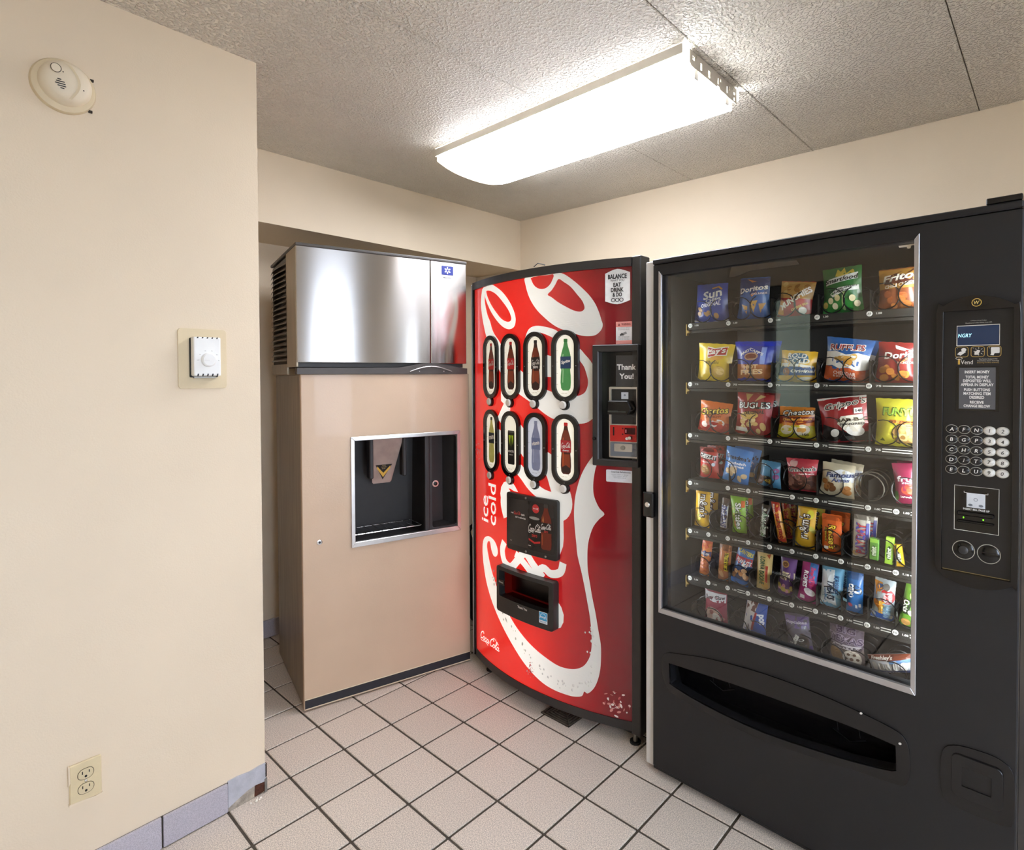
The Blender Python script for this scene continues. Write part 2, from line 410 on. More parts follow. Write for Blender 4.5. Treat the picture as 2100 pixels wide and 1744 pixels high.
# ================================================================ ceiling light: wrap-around fluorescent fixture
LENS = mat('lit_prismatic_lens', 'ffffff', .3, emit=((.95, .985, 1.08), 11.0))
TUBE = mat('fluorescent_tube', 'ffffff', .3, emit=((.92, 1., 1.1), 18.0))
FIXW = mat('white_enamel', 'd9d4c8', .4, vary=(30, .03))
def light_fixture():
    r = empty('ceiling_light', (.965, -.675, CH), 0, 'long fluorescent ceiling light with bowed white lens and open punched end plate', 'ceiling light')
    x0, x1, ya, yb = -.165, .175, -.612, .612        # x across, y along
    MB().box(x0+.005, x1-.005, ya, yb, -.022, 0).build('housing', FIXW, r, bevel=.002)
    # near end plate with punched holes, far plate solid
    holes = [rect(-.152, -.138, -.030, -.018), ell(-.128, -.012, .005, .006, 10), rect(-.098, -.086, -.042, -.020), rect(-.042, -.030, -.044, -.022),
             rect(.028, .034, -.040, -.020), rect(.046, .052, -.026, -.014), rect(.098, .104, -.044, -.022), rect(.118, .124, -.028, -.014), ell(.146, -.012, .005, .006, 10), rect(.156, .166, -.050, -.040), rect(.156, .166, -.030, -.022)]
    out = [(-.17, -.003), (-.17, -.044), (-.158, -.052), (.02, -.052), (.026, -.046), (.04, -.046), (.046, -.053), (.168, -.055), (.180, -.058), (.180, -.003)]
    MB().prism(out, -.0012, .0012, holes=holes).build('end_plate', mat('bare_steel_plate', 'bfb6a7', .5, metal=.1, vary=(40, .06)), r, loc=(0, ya-.002, 0))
    MB().prism([(-.212, -.001), (-.212, -.034), (.21, -.034), (.21, -.001)], -.0012, .0012).build('end_plate', FIXW, r, loc=(0, yb+.002, 0))
    MB().prism([(-.035, 0), (-.05, -.03), (.06, -.03), (.045, 0)], ya+.01, yb-.01).build('ballast_cover', FIXW, r)
    for x in (-.11, .12):
        MB().tube([(x, ya+.045, -.052), (x, yb-.045, -.052)], .0165, 12).build('tube', TUBE, r, smooth=True)
        for y in (ya+.012, yb-.045):
            MB().tube([(x, y, -.052), (x, y+.033, -.052)], .017, 12).build('tube_cap', ALU, r, smooth=True)
            MB().box(x-.014, x+.014, y-.008, y+.004, -.075, -.02).build('socket', WHITEP, r, bevel=.002)
    for x in (-.2125, .2085): MB().box(x, x+.0022, ya, yb, -.032, -.002).build('shade_rail', FIXW, r)  # opaque rails added to hold the lens glow off the nearby ceiling
    # lens: bowed shell, open towards the near end
    P = [(-.208, -.030), (-.210, -.056), (-.150, -.076), (-.08, -.088), (0, -.092), (.08, -.090), (.15, -.080), (.208, -.060), (.206, -.030)]
    P = [P[0], P[1]]+curve(P[1:8], 3, False)[1:]+[P[8]]
    b = MB(); ys = [-.585, -.3, 0, .3, .575]
    R = [b.pts([(x, y, z) for x, z in P]) for y in ys]
    Q = [(x*.985, z*.97) for x, z in P]; R2 = [b.pts([(x, y, z) for x, z in Q]) for y in ys]
    for A, B_ in zip(R, R[1:]):
        for k in range(len(P)-1): b.face((A[k], A[k+1], B_[k+1], B_[k]))
    for A, B_ in zip(R2, R2[1:]):
        for k in range(len(P)-1): b.face((A[k+1], A[k], B_[k], B_[k+1]))
    for k in range(len(P)-1): b.face((R[0][k+1], R[0][k], R2[0][k], R2[0][k+1]))
    b.m = [1 if (i_ % (len(P)-1)) in (0, len(P)-2) else 0 for i_ in range(len(b.f))]
    b.build('lens', [LENS, mat('lens_side', 'f4f0e8', .3, emit=((.97, .985, 1.07), 10.5))], r, smooth=True)
    # moulded far end of the lens, dimmer because the tubes stop short of it
    b = MB(); n = len(P); i = b.pts([(x, .575, z) for x, z in P]); j = b.pts([(x*.97, .612, z*.93-.001) for x, z in P])
    for k in range(n-1): b.face((i[k], i[k+1], j[k+1], j[k]))
    b.face(j)
    b.build('lens_end', mat('lens_end', 'efe9de', .35, emit=('fff4e2', 1.1)), r)
light_fixture()

# ================================================================ things on the near wall
NW = (-.085, -.207); NA = math.atan2(.039, 1.335)
def on_wall(name, x, z, label, cat):
    return empty(name, (NW[0]+x*math.cos(NA), NW[1]+x*math.sin(NA)-.0005, z), NA, label, cat)
# smoke detector
IV = mat('ivory_plastic', 'e6d9c0', .45, vary=(20, .03)); IV2 = mat('aged_ivory', 'd9c8a6', .5, vary=(20, .05))
r = on_wall('smoke_detector', -.497, 2.145, 'round ivory smoke detector mounted high on the cream wall', 'smoke detector')
MB().lathe([(.060, -.012), (.066, -.010), (.069, -.004), (.069, 0)], 0, 0, 40).build('base_ring', IV2, r, smooth=True)
MB().lathe([(.0005, -.047), (.025, -.046), (.042, -.041), (.051, -.032), (.055, -.020), (.056, -.012)], .002, .004, 40).build('dome', IV, r, smooth=True)
dome = lambda x, z: -.047+.9*(max((x-.002)**2+(z-.004)**2, 0))*2.6
cres = [(-.002+.0*1, .044)]+[(.010+.018*math.sin(math.pi*k/8), .042-.084*k/8) for k in range(9)]
decal('crescent_ridge', cres+[(p[0]-.006, p[1]) for p in cres[::-1]], IV2, r, dome, .001, .008)
MB().lathe([(.0095, -.0475), (.0105, -.043)], -.022, .026, 14, sz=1.05).build('test_button', IV, r)
V, F = stroke_tris(ell(-.022, .026, .0105, .0115, 16)+[ell(-.022, .026, .0105, .0115, 16)[0]], .0014); lay('button_outline', V, F, ink('2a2118'), r, dome, .0022)
for k, (w, dx) in enumerate(((.008, -.002), (.017, 0), (.021, 0), (.017, .003), (.008, .004))):
    decal('sounder_slot', rect(-.014+dx-w/2, -.014+dx+w/2, -.002-k*.0052, .0005-k*.0052), ink('18120c'), r, dome, .0018)
decal('status_light', ell(.034, -.012, .0017, .0017, 8), ink('1a1512'), r, dome, .002)
decal('status_light', ell(-.008, .020, .0015, .0015, 8), ink('1a1512'), r, dome, .002)
for x, z in ((.060, .038), (.056, -.046)): MB().box(x-.004, x+.004, -.006, 0, z-.003, z+.003).build('screw_gap', ink('2a2014'), r)
# thermostat
r = on_wall('thermostat', -.173, 1.44, 'white wall thermostat with round dial on a painted-over cream plate', 'thermostat')
MB().prism(rrect(-.068, .068, -.090, .092, .010), -.004, 0).build('back_plate', mat('painted_plate', 'dac8a4', .5, vary=(8, .03), bump=(90, .3, .001)), r, bevel=.0012)
MB().prism(rrect(-.038, .040, -.056, .064, .004), -.010, -.004).build('shadow_gap', RUB, r)
WT = mat('thermostat_white', 'f1f1ee', .4, vary=(30, .02))
b = MB(); b.box(-.036, .040, -.036, -.008, -.052, .066); b.build('cover', WT, r, bevel=.004, seg=2)
MB().lathe([(.0005, -.047), (.017, -.047), (.0205, -.044), (.0215, -.036)], .004, -.003, 28).build('dial', WT, r, smooth=True)
decal('dial_mark', rect(-.014, .004, -.0045, -.0038), ink('c6c2ba'), r, None, .0474)
for k in range(5):
    for z, q in ((.0635, .0022), (-.0485, .0036)): decal('vent_slot', [(-.026+k*.0135-.002, z-q), (-.026+k*.0135+.002, z-q), (-.026+k*.0135+.0035, z+q), (-.026+k*.0135-.0005, z+q)], ink('141414'), r, None, .0366)
for k, s in enumerate(('OFF', '50', '60', '70', '80', '90')):
    a = math.radians(182-37*k); text(s, .004+.0285*math.cos(a), -.003+.0285*math.sin(a), None, .0028, ink('77736c'), r, None, .0366, bold=0.)
MB().box(-.030, .030, -.018, -.009, -.058, -.053).build('bimetal_strip', STEELD, r)
# duplex socket
r = on_wall('electrical_outlet', -.478, .30, 'ivory duplex electrical outlet low on the cream wall', 'outlet')
OUT = mat('outlet_ivory', 'd8c7a0', .4, vary=(30, .04))
MB().box(-.035, .035, -.007, 0, -.0535, .0535).build('cover_plate', OUT, r, bevel=.0025)
for z in (.0195, -.0195):
    o = MB().prism(rrect(-.0165, .0165, z-.0135, z+.0135, .0125, 6), -.0085, -.006).build('receptacle', mat('outlet_face', 'd2c29d', .4, vary=(30, .03)), r)
    V, F = stroke_tris(rrect(-.0175, .0175, z-.0145, z+.0145, .0135, 6)+[rrect(-.0175, .0175, z-.0145, z+.0145, .0135, 6)[0]], .0012); lay('outline', V, F, ink('3a2f1c'), r, None, .0076)
    for p in (rect(-.0085, -.0062, z+.0005, z+.0085), rect(.0062, .0085, z+.0010, z+.0080), ell(0, z-.0065, .003, .0034, 10)): decal('contact_slot', p, ink('15120c'), o, None, .0089)
MB().lathe([(.0005, -.0088), (.003, -.0082), (.0034, -.0068)], 0, 0, 12).build('screw', CHROME, r)
for p in ([(-.036, -.054), (-.036, -.048), (.0, -.050), (.02, -.053), (.036, -.050), (.036, -.055)], [(-.037, .0), (-.033, .01), (-.034, .054), (-.037, .054)]): MB().prism(p, -.008, 0).build('dried_paint_edge', WALL, r)

# ================================================================ floor drain in front of the drinks machine
r = empty('floor_drain', (.935, -.668, 0), 0, 'square dark slotted floor drain grate half under the red machine', 'drain')
DR = mat('old_iron', '6a6156', .55, metal=.3, vary=(60, .3), bump=(200, .4, .001))
MB().box(-.074, .074, -.074, .074, .0002, .0017).build('pan', ink('0c0b09'), r)
b = MB()
for k in range(6):
    a, w = .072-k*.012, .0055
    b.box(-a, a, -a, -a+w, .0012, .0045); b.box(-a, a, a-w, a, .0012, .0045); b.box(-a, -a+w, -a, a, .0012, .0045); b.box(a-w, a, -a, a, .0012, .0045)
for s in (1, -1): b.add([(-.072, -s*.075, .0047), (-.067, -s*.075, .0047), (.072, s*.07, .0047), (.067, s*.075, .0047)], [(0, 1, 2, 3)])
b.build('grate', DR, r)

# ================================================================ ice dispenser cabinet and ice maker head
IR = math.radians(-14.07)
BEI = mat('tan_enamel', 'c2aa90', .42, vary=(5, .04), bump=(130, .22, .0012), coat=.15)
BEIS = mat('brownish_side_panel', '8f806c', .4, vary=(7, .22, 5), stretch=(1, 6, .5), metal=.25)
LIN = mat('dark_liner', '23201f', .5, vary=(20, .15), bump=(250, .2, .0008))
TRIM = mat('brushed_trim', 'cfccc8', .32, metal=1., vary=(40, .04))
r = empty('ice_dispenser', (.209, .127, 0), IR, 'tan ice dispenser cabinet with dark chute niche and black kick strip', 'ice dispenser')
WI, DI, HI = .7626, .60, 1.394
nx0, nx1, nz0, nz1 = .205, .704, .658, 1.117
MB().prism(rect(0, WI, .006, HI), 0, .025, holes=[rect(nx0, nx1, nz0, nz1)]).build('front_panel', BEI, r, bevel=.0025)
b = MB(); b.box(.004, .03, .025, DI, .006, HI-.004); b.box(WI-.03, WI-.004, .025, DI, .006, HI-.004); b.box(.03, WI-.03, DI-.03, DI, .006, HI-.004); b.box(.03, WI-.03, .025, DI-.03, .02, .05); b.box(.03, WI-.03, .025, DI-.03, HI-.03, HI-.004)
b.build('cabinet_shell', BEIS, r, bevel=.002)
MB().box(.003, WI-.003, -.0015, .002, .014, .049).build('kick_strip', mat('black_kick', '1c1d24', .45, vary=(30, .1)), r)
for z in (.051, .0125): MB().box(.003, WI-.003, -.0022, .002, z-.0015, z+.0015).build('kick_trim', mat('cream_edging', 'd6c9ae', .45, vary=(30, .04)), r)
# niche: chute bay on the left, button bay on the right
div0, div1 = .535, .560
b = MB()
b.quad((nx0, .17, nz0), (div0, .17, nz0), (div0, .15, nz1), (nx0, .15, nz1)); b.quad((nx0, .025, nz0), (nx0, .17, nz0), (nx0, .15, nz1), (nx0, .025, nz1)); b.quad((div0, .17, nz0), (div0, .025, nz0), (div0, .025, nz1), (div0, .15, nz1)); b.quad((nx0, .025, nz0-.0), (div0, .025, nz0), (div0, .17, nz0), (nx0, .17, nz0)); b.quad((nx0, .025, nz1), (nx0, .15, nz1), (div0, .15, nz1), (div0, .025, nz1))
b.build('chute_bay', LIN, r)
MB().prism([(div0, nz0), (div1, nz0), (div1, nz1), (div0, nz1)], .002, .1).build('divider', LIN, r, bevel=.006, seg=3)
b = MB(); b.prism(rect(div1, nx1, nz0, nz1), .006, .03, holes=[rrect(div1+.012, nx1-.010, nz0+.022, nz1-.012, .012)]); b.build('button_bezel', LIN, r)
b = MB(); b.quad((div1, .075, nz0), (nx1-.045, .085, nz0), (nx1-.045, .085, nz1), (div1, .075, nz1)); b.quad((nx1-.045, .085, nz0), (nx1, .02, nz0), (nx1, .02, nz1), (nx1-.045, .085, nz1)); b.quad((div1, .075, nz0+.03), (div1, .02, nz0+.015), (nx1, .02, nz0+.015), (nx1-.045, .085, nz0+.03)); b.quad((div1, .02, nz0), (div1, .075, nz0), (div1, .075, nz1), (div1, .02, nz1))
b.build('button_bay', LIN, r)
MB().lathe([(.0005, .052), (.008, .053), (.009, .056), (.0090, .072)], .612, .872, 20).build('push_button', BLACKG, r, smooth=True)
MB().lathe([(.0105, .060), (.016, .060), (.017, .064), (.017, .074)], .612, .872, 24).build('button_ring', CHROME, r, smooth=True)
ch = MB().add([(.300, .03, 1.112), (.445, .03, 1.112), (.405, .085, .905), (.399, .086, .898), (.322, .086, .898), (.316, .085, .905)], [(0, 5, 4, 3, 2, 1)]).build('chute_plate', mat('pinkish_steel', 'b3a198', .4, metal=.75, vary=(18, .12)), r)
cp = lambda x, z: .03+(1.112-z)/.214*.056
decal('decal_triangle', [(.325, .985), (.402, .985), (.363, .915)], ink('0f0f12'), ch, cp, .0012)
decal('decal_chevron', [(.333, .979), (.3635, .946), (.394, .979), (.394, .968), (.3635, .926), (.333, .968)], ink('d3a94a'), ch, cp, .0018)
for k, s in enumerate(('PLACE', 'CONTAINER', 'BELOW')): text(s, .3635, .981-.0075*k, .016+.008*(k == 1), .0045, ink('d8c48a'), ch, cp, .0024, bold=0.)
for x in (.288, .440): MB().box(x, x+.018, .028, .075, .93, 1.112).build('chute_guard', LIN, r, bevel=.004)
b = MB()
for y in (.034, .155): MB().tube([(.214, y, .692), (.53, y, .692)], .0024, 6).build('grille_rod', CHROME, r)
for k in range(9): MB().tube([(.232+k*.037, .03, .695), (.222+k*.037, .16, .695)], .0022, 6).build('grille_wire', CHROME, r)
# mitred trim
fw = .017
for P in ([(nx0-.008, nz1+.008), (nx1+.008, nz1+.008), (nx1+.008-fw, nz1+.008-fw), (nx0-.008+fw, nz1+.008-fw)], [(nx0-.008, nz0-.008), (nx1+.008, nz0-.008), (nx1+.008-fw, nz0-.008+fw*1.3), (nx0-.008+fw, nz0-.008+fw*1.3)],
          [(nx0-.008, nz0-.008), (nx0-.008+fw, nz0-.008+fw*1.3), (nx0-.008+fw, nz1+.008-fw), (nx0-.008, nz1+.008)], [(nx1+.008, nz0-.008), (nx1+.008, nz1+.008), (nx1+.008-fw, nz1+.008-fw), (nx1+.008-fw, nz0-.008+fw*1.3)]):
    MB().prism(P, -.007, .012).build('niche_trim', TRIM, r, bevel=.0015)
MB().lathe([(.0005, -.002), (.007, -.003), (.0105, -.002), (.0115, .001)], .067, .695, 18).build('key_lock', CHROME, r, smooth=True)
decal('keyhole', ell(.067, .695, .005, .005, 10), ink('23262c'), r, None, .0034)
# --- head
h = empty('ice_maker', (.209, .127, 1.394), IR, 'stainless steel ice maker head standing on the tan cabinet', 'ice maker')
STEEL = mat('brushed_stainless', 'b5b0ab', .20, metal=1., vary=(2.5, .03), stretch=(1, 1, .2), aniso=.97)
GREY = mat('dark_grey_moulding', '45403c', .5, vary=(20, .1))
SIDE = mat('side_sheet', 'a3957f', .4, metal=.4, vary=(6, .08), stretch=(1, 4, .6))
hx0, hx1, ht = -.014, .748, .534
MB().box(hx0+.006, hx1-.004, .03, .585, .03, ht-.02).build('inner_case', GREY, h)
MB().box(hx0, .5645, -.004, .018, .048, ht-.012).build('front_panel', STEEL, h, bevel=.0025, seg=2)
pr_ = MB().box(.5665, hx1, -.004, .018, .048, ht-.012).build('front_panel', STEEL, h, bevel=.0025, seg=2)
MB().box(hx0-.003, hx1+.003, -.008, .59, ht-.014, ht).build('top_cap', GREY, h, bevel=.004, seg=2)
arch = [(hx0-.001, .0), (hx1+.001, .0), (hx1+.001, .026)]+[(.72-.31*k/16, .028+.020*math.sin(math.pi*k/16)**1.2) for k in range(17)]+[(hx0-.001, .026)]
MB().prism(arch, -.009, .03).build('lower_band', GREY, h, bevel=.002)
for a, c in ((.462, .5645), (.5665, .668)):
    P = [(a+(c-a)*k/8, -.012, .010+.024*math.sin(math.pi*(((a+(c-a)*k/8)-.46)/.212))) for k in range(9)]
    MB().tube(P, .0024, 6).build('handle_rim', ALU, h, smooth=True)
for x in (.508, .628): MB().lathe([(.0005, -.0108), (.002, -.0105), (.0025, -.009)], x, .012, 8).build('screw', ALU, h)
b = MB(); b.box(hx0-.002, hx0+.006, .0, .195, .03, ht-.014); b.build('side_panel', SIDE, h, bevel=.0015)
MB().box(hx0-.002, hx0+.006, .195, .585, .0, .045).build('side_sill', SIDE, h)
for k in range(19):
    z = .055+k*.0232
    P = [(hx0-.004-.016*math.sin(math.pi*j/8), .2+.375*j/8, z) for j in range(9)]
    b = MB(); A = b.pts([(x, y, z_+.006) for x, y, z_ in P]); B_ = b.pts([(hx0+.008, y, z_+.026) for x, y, z_ in P]); A2 = b.pts([(x, y, z_+.002) for x, y, z_ in P])
    for j in range(8): b.face((A[j], B_[j], B_[j+1], A[j+1])); b.face((A2[j], A[j], A[j+1], A2[j+1]))
    b.build('louvre', mat('louvre_grey', '6b6259', .45, vary=(20, .1)), h)
# snowflake badge
NAVY = ink('1b2a78')
decal('badge', rect(.622, .680, .462, .503), NAVY, pr_, None, .0052)
for k in range(6):
    a = math.pi/6+k*math.pi/3; x, z = .651+.0105*math.cos(a), .4825+.0105*math.sin(a)
    decal('snowflake_petal', ell(x, z, .0060, .0033, 10, a), ink('f4f4f2'), pr_, None, .0058)
decal('name_plate', rect(.622, .680, .441, .459), ink('efeeea'), pr_, None, .0052)
text('Manitowoc', .651, .449, .044, .007, ink('26262a'), pr_, None, .0058, bold=.02, shear=.2)
# cord hanging between the two machines
cd_ = MB().tube(curve([(1.42, -.080, .66), (1.35, .12, .64), (1.285, .32, .52), (1.268, .30, .45), (1.258, .29, .42), (1.272, .30, .38), (1.285, .31, .33), (1.268, .30, .26), (1.258, .29, .20), (1.275, .31, .14), (1.27, .30, .06), (1.26, .28, .014), (1.32, .2, .013)], 4, False), .012, 8).build('power_cord', RUB, None, smooth=True)
tag(cd_, 'thick black power cord hanging behind the red drinks machine', 'cord')

# ================================================================ red drinks machine
SHP = {
'loop_out' : [(111,1784),(142,1789),(194,1791),(233,1775),(270,1754),(304,1727),(333,1696),(355,1664),(367,1635),(368,1613),(361,1595),(345,1586),(323,1584),(296,1591),(268,1605),(232,1631),(193,1666),(161,1703),(137,1738),(128,1756)] ,
'loop_hole' : [(149,1769),(185,1764),(233,1743),(283,1704),(320,1668),(338,1639),(339,1623),(326,1616),(303,1619),(269,1634),(232,1663),(193,1698),(161,1735),(148,1758)] ,
'stem' : [(111,1784),(99,1760),(92,1722),(97,1686),(108,1646),(124,1605),(143,1565),(171,1525),(199,1485),(226,1447),(249,1415),(277,1384),(314,1351),(353,1327),(389,1307),(429,1288),(472,1266),(527,1233),(570,1213),(597,1210),(641,1198),(688,1197),(722,1203),(745,1218),(762,1237),(762,1398),(758,1408),(738,1441),(715,1467),(692,1489),(691,1450),(711,1420),(722,1390),(728,1365),(726,1343),(718,1324),(706,1313),(686,1306),(649,1303),(611,1308),(575,1318),(544,1327),(503,1345),(462,1370),(424,1392),(392,1412),(353,1444),(309,1482),(275,1512),(250,1540),(216,1569),(195,1596),(180,1627),(157,1658),(140,1695),(131,1726),(129,1752)] ,
'arch' : [(427,1536),(433,1557),(447,1576),(468,1586),(499,1588),(543,1580),(580,1569),(602,1556),(692,1489),(695,1446),(646,1488),(598,1523),(571,1537),(538,1551),(504,1561),(483,1560),(462,1552),(446,1535)] ,
'arch_in' : [(544,1468),(573,1461),(573,1379),(544,1380)] ,
'big_out' : [(425,1789),(428,1766),(442,1725),(463,1688),(494,1651),(529,1621),(562,1596),(598,1575),(633,1562),(667,1550),(703,1539),(734,1536),(757,1539),(772,1549),(783,1563),(786,1579),(781,1596),(772,1625),(757,1659),(734,1692),(707,1720),(675,1749),(642,1774),(621,1786),(599,1791),(567,1788),(505,1789),(461,1789)] ,
'big_hole1' : [(462,1790),(465,1773),(479,1753),(499,1740),(519,1735),(539,1737),(558,1748),(571,1766),(574,1788),(505,1789)] ,
'big_hole2' : [(601,1767),(625,1753),(655,1732),(683,1700),(705,1673),(714,1650),(711,1638),(695,1632),(667,1639),(633,1656),(598,1676),(567,1698),(548,1710),(567,1725),(585,1746)] ,
'wedge' : [(266,1351),(266,1275),(331,1236),(331,1280),(314,1298),(287,1322)] ,
'diag' : [(265,1229),(267,1186),(273,1140),(261,1114),(258,1089),(264,1069),(282,1048),(312,1028),(351,1012),(397,1007),(421,988),(443,966),(470,950),(501,934),(526,918),(521,882),(480,888),(438,891),(415,911),(392,932),(360,961),(386,923),(448,884),(596,838),(605,843),(617,863),(619,895),(612,928),(596,953),(578,970),(573,992),(573,1102),(546,1120),(502,1086),(471,1068),(425,1054),(398,1065),(369,1083),(425,1131),(397,1146),(345,1174),(297,1210)] ,
'drop' : [(501,953),(530,968),(545,951),(545,939),(536,932),(521,933),(507,940)] ,
'aloop' : [(318,932),(284,921),(264,897),(257,867),(262,843),(276,812),(297,778),(315,760),(320,811),(316,868),(308,892),(314,899),(331,899),(350,893),(380,892),(359,915),(341,929)] ,
'mid_r' : [(600,843),(619,876),(622,740),(618,705),(602,666)] ,
'low_l' : [(324,677),(280,661),(257,629),(259,597),(268,560),(289,560),(360,570),(372,582),(389,616),(365,633),(324,644),(308,638),(300,626),(305,600),(328,579),(293,561),(356,561),(395,570),(514,567),(488,587),(447,607),(422,627),(440,644),(461,643),(501,623),(539,620),(576,619),(599,634),(618,666),(621,703),(611,736),(594,644),(520,648),(418,644)] ,
'curl_r' : [(592,481),(610,460),(621,432),(619,402),(606,377),(584,368),(593,426)] ,
'swash' : [(761,1100),(749,1078),(729,1051),(710,1020),(694,985),(682,947),(673,908),(669,871),(668,833),(671,788),(677,733),(683,680),(698,624),(711,568),(724,503),(734,448),(740,391),(741,344),(736,304),(723,272),(703,247),(671,229),(632,221),(592,221),(544,232),(486,250),(431,273),(371,307),(322,344),(260,400),(221,449),(180,509),(152,569),(141,606),(150,628),(168,632),(181,599),(200,577),(222,579),(235,599),(228,625),(205,647),(170,655),(142,651),(114,635),(98,605),(97,554),(109,500),(133,439),(173,378),(220,327),(277,275),(338,226),(401,180),(458,148),(518,125),(574,116),(627,115),(665,118),(700,130),(710,151),(724,147),(748,172),(765,210),(775,256),(778,304),(777,351),(768,402),(756,471),(744,526),(734,582),(726,629),(724,676),(726,725),(733,760),(748,802),(771,834),(792,856),(774,875),(760,899),(750,928),(748,964),(752,1001),(758,1031),(761,1042)] ,
}
SHP = {k: [(a/1000, b_/1000) for a, b_ in v] for k, v in SHP.items()}
def arc(x): return 1.083-math.sqrt(1.168**2-(x-.4525)**2)
AW = lambda c: Vector((c.x, arc(min(max(c.x, .0), .905))+c.y, c.z))
af = lambda x, z: arc(min(max(x, 0.), .905))
r = empty('drinks_vending_machine', (.95, -.085, 0), -math.pi/2, 'red bottled drinks vending machine with curved front and giant white script', 'vending machine')
FRM = mat('charcoal_frame', '2e2c2b', .4, vary=(20, .08), bump=(300, .1, .0006))
# backlit front sheet: red deepening towards the coin side
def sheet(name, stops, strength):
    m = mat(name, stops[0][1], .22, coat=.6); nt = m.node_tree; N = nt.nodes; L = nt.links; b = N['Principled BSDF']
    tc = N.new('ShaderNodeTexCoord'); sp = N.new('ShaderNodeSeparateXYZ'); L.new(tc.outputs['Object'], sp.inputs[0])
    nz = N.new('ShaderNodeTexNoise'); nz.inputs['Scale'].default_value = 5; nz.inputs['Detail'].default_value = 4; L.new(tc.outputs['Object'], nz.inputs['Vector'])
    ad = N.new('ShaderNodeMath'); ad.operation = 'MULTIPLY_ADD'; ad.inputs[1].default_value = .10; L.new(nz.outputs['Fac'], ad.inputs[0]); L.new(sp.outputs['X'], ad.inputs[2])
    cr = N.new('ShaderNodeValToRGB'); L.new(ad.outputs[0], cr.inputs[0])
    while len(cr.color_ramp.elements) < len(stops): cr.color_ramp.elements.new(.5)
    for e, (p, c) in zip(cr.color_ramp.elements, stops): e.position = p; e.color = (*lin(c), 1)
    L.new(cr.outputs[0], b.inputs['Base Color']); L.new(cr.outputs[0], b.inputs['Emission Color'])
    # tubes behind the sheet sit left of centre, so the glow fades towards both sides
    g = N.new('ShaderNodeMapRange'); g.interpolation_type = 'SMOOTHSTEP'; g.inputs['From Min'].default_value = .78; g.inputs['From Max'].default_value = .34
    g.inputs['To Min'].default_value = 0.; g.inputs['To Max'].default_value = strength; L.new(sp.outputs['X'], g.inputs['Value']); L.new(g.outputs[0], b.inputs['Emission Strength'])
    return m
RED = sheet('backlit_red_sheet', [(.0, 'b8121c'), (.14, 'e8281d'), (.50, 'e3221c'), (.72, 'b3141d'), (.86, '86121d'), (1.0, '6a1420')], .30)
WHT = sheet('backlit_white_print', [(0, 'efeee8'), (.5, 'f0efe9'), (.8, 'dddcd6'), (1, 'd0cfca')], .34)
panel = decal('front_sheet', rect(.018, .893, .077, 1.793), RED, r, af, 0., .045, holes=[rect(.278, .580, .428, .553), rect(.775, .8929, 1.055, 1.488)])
panel.data.polygons.foreach_set('use_smooth', [True]*len(panel.data.polygons))
# giant script fragments
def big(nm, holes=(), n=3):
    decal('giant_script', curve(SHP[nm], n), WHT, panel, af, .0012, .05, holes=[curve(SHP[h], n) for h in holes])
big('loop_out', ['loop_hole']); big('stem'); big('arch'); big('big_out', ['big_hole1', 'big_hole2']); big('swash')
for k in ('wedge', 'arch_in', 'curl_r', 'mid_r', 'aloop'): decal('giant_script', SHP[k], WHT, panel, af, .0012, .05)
# strokes that run behind the selection windows
for P, w in ([((.262, 1.232), (.33, 1.18), (.40, 1.12), (.45, 1.07), (.56, 1.02), (.60, .94), (.618, .88), (.60, .845), (.56, .85)), .085], [((.275, 1.14), (.262, 1.10), (.275, 1.06), (.33, 1.02), (.40, .98), (.46, .93), (.52, .90), (.58, .89)), .05],
             [((.285, .66), (.27, .62), (.285, .575), (.33, .56), (.375, .60), (.42, .64), (.47, .60), (.52, .56)), .035], [((.36, .625), (.41, .60), (.47, .565), (.52, .60), (.56, .585), (.605, .60), (.618, .64)), .032], [((.315, .90), (.285, .86), (.28, .82), (.30, .77)), .04]):
    V, F = stroke_tris(curve(P, 5, False), w); lay('giant_script', V, F, WHT, panel, af, .0010, .05)
# printed ice cubes at the foot of the sheet
for cx, cz, sc in ((.835, .135, 1.0), (.45, .155, .6), (.055, 1.03, .7)):
    for k in range(34):
        a = random.uniform(0, 6.28); d = random.uniform(.005, .055)*sc; x, z = cx+d*math.cos(a)*.9, cz+d*math.sin(a)
        decal('printed_ice', ell(x, z, random.uniform(.002, .010)*sc, random.uniform(.001, .005)*sc, 7, random.uniform(0, 3)), ink(random.choice(('e9c9c4', 'd98f86', 'b5434a', 'f3e6e2', 'c4625e'))), panel, af, .0016+.00005*k)
DROP = mat('raised_droplet', 'd8d7d2', .08, coat=1., vary=(20, .02))
dp = MB()
dpath = curve([(.19, .50), (.24, .40), (.32, .30), (.42, .225), (.53, .17), (.62, .15), (.69, .17), (.735, .23), (.745, .33), (.732, .42)], 6, False)
for k in range(70):
    p = random.choice(dpath); x, z, rr = p[0]+random.gauss(0, .011), p[1]+random.gauss(0, .011), random.uniform(.0018, .0055)
    dp.lathe([(.0003, -.0024), (rr*.7, -.0020), (rr, -.0011)], x, z, 8, sz=1.3)
tag(dp.build('printed_droplets', DROP, panel, warp=AW, smooth=True), kind='stuff')
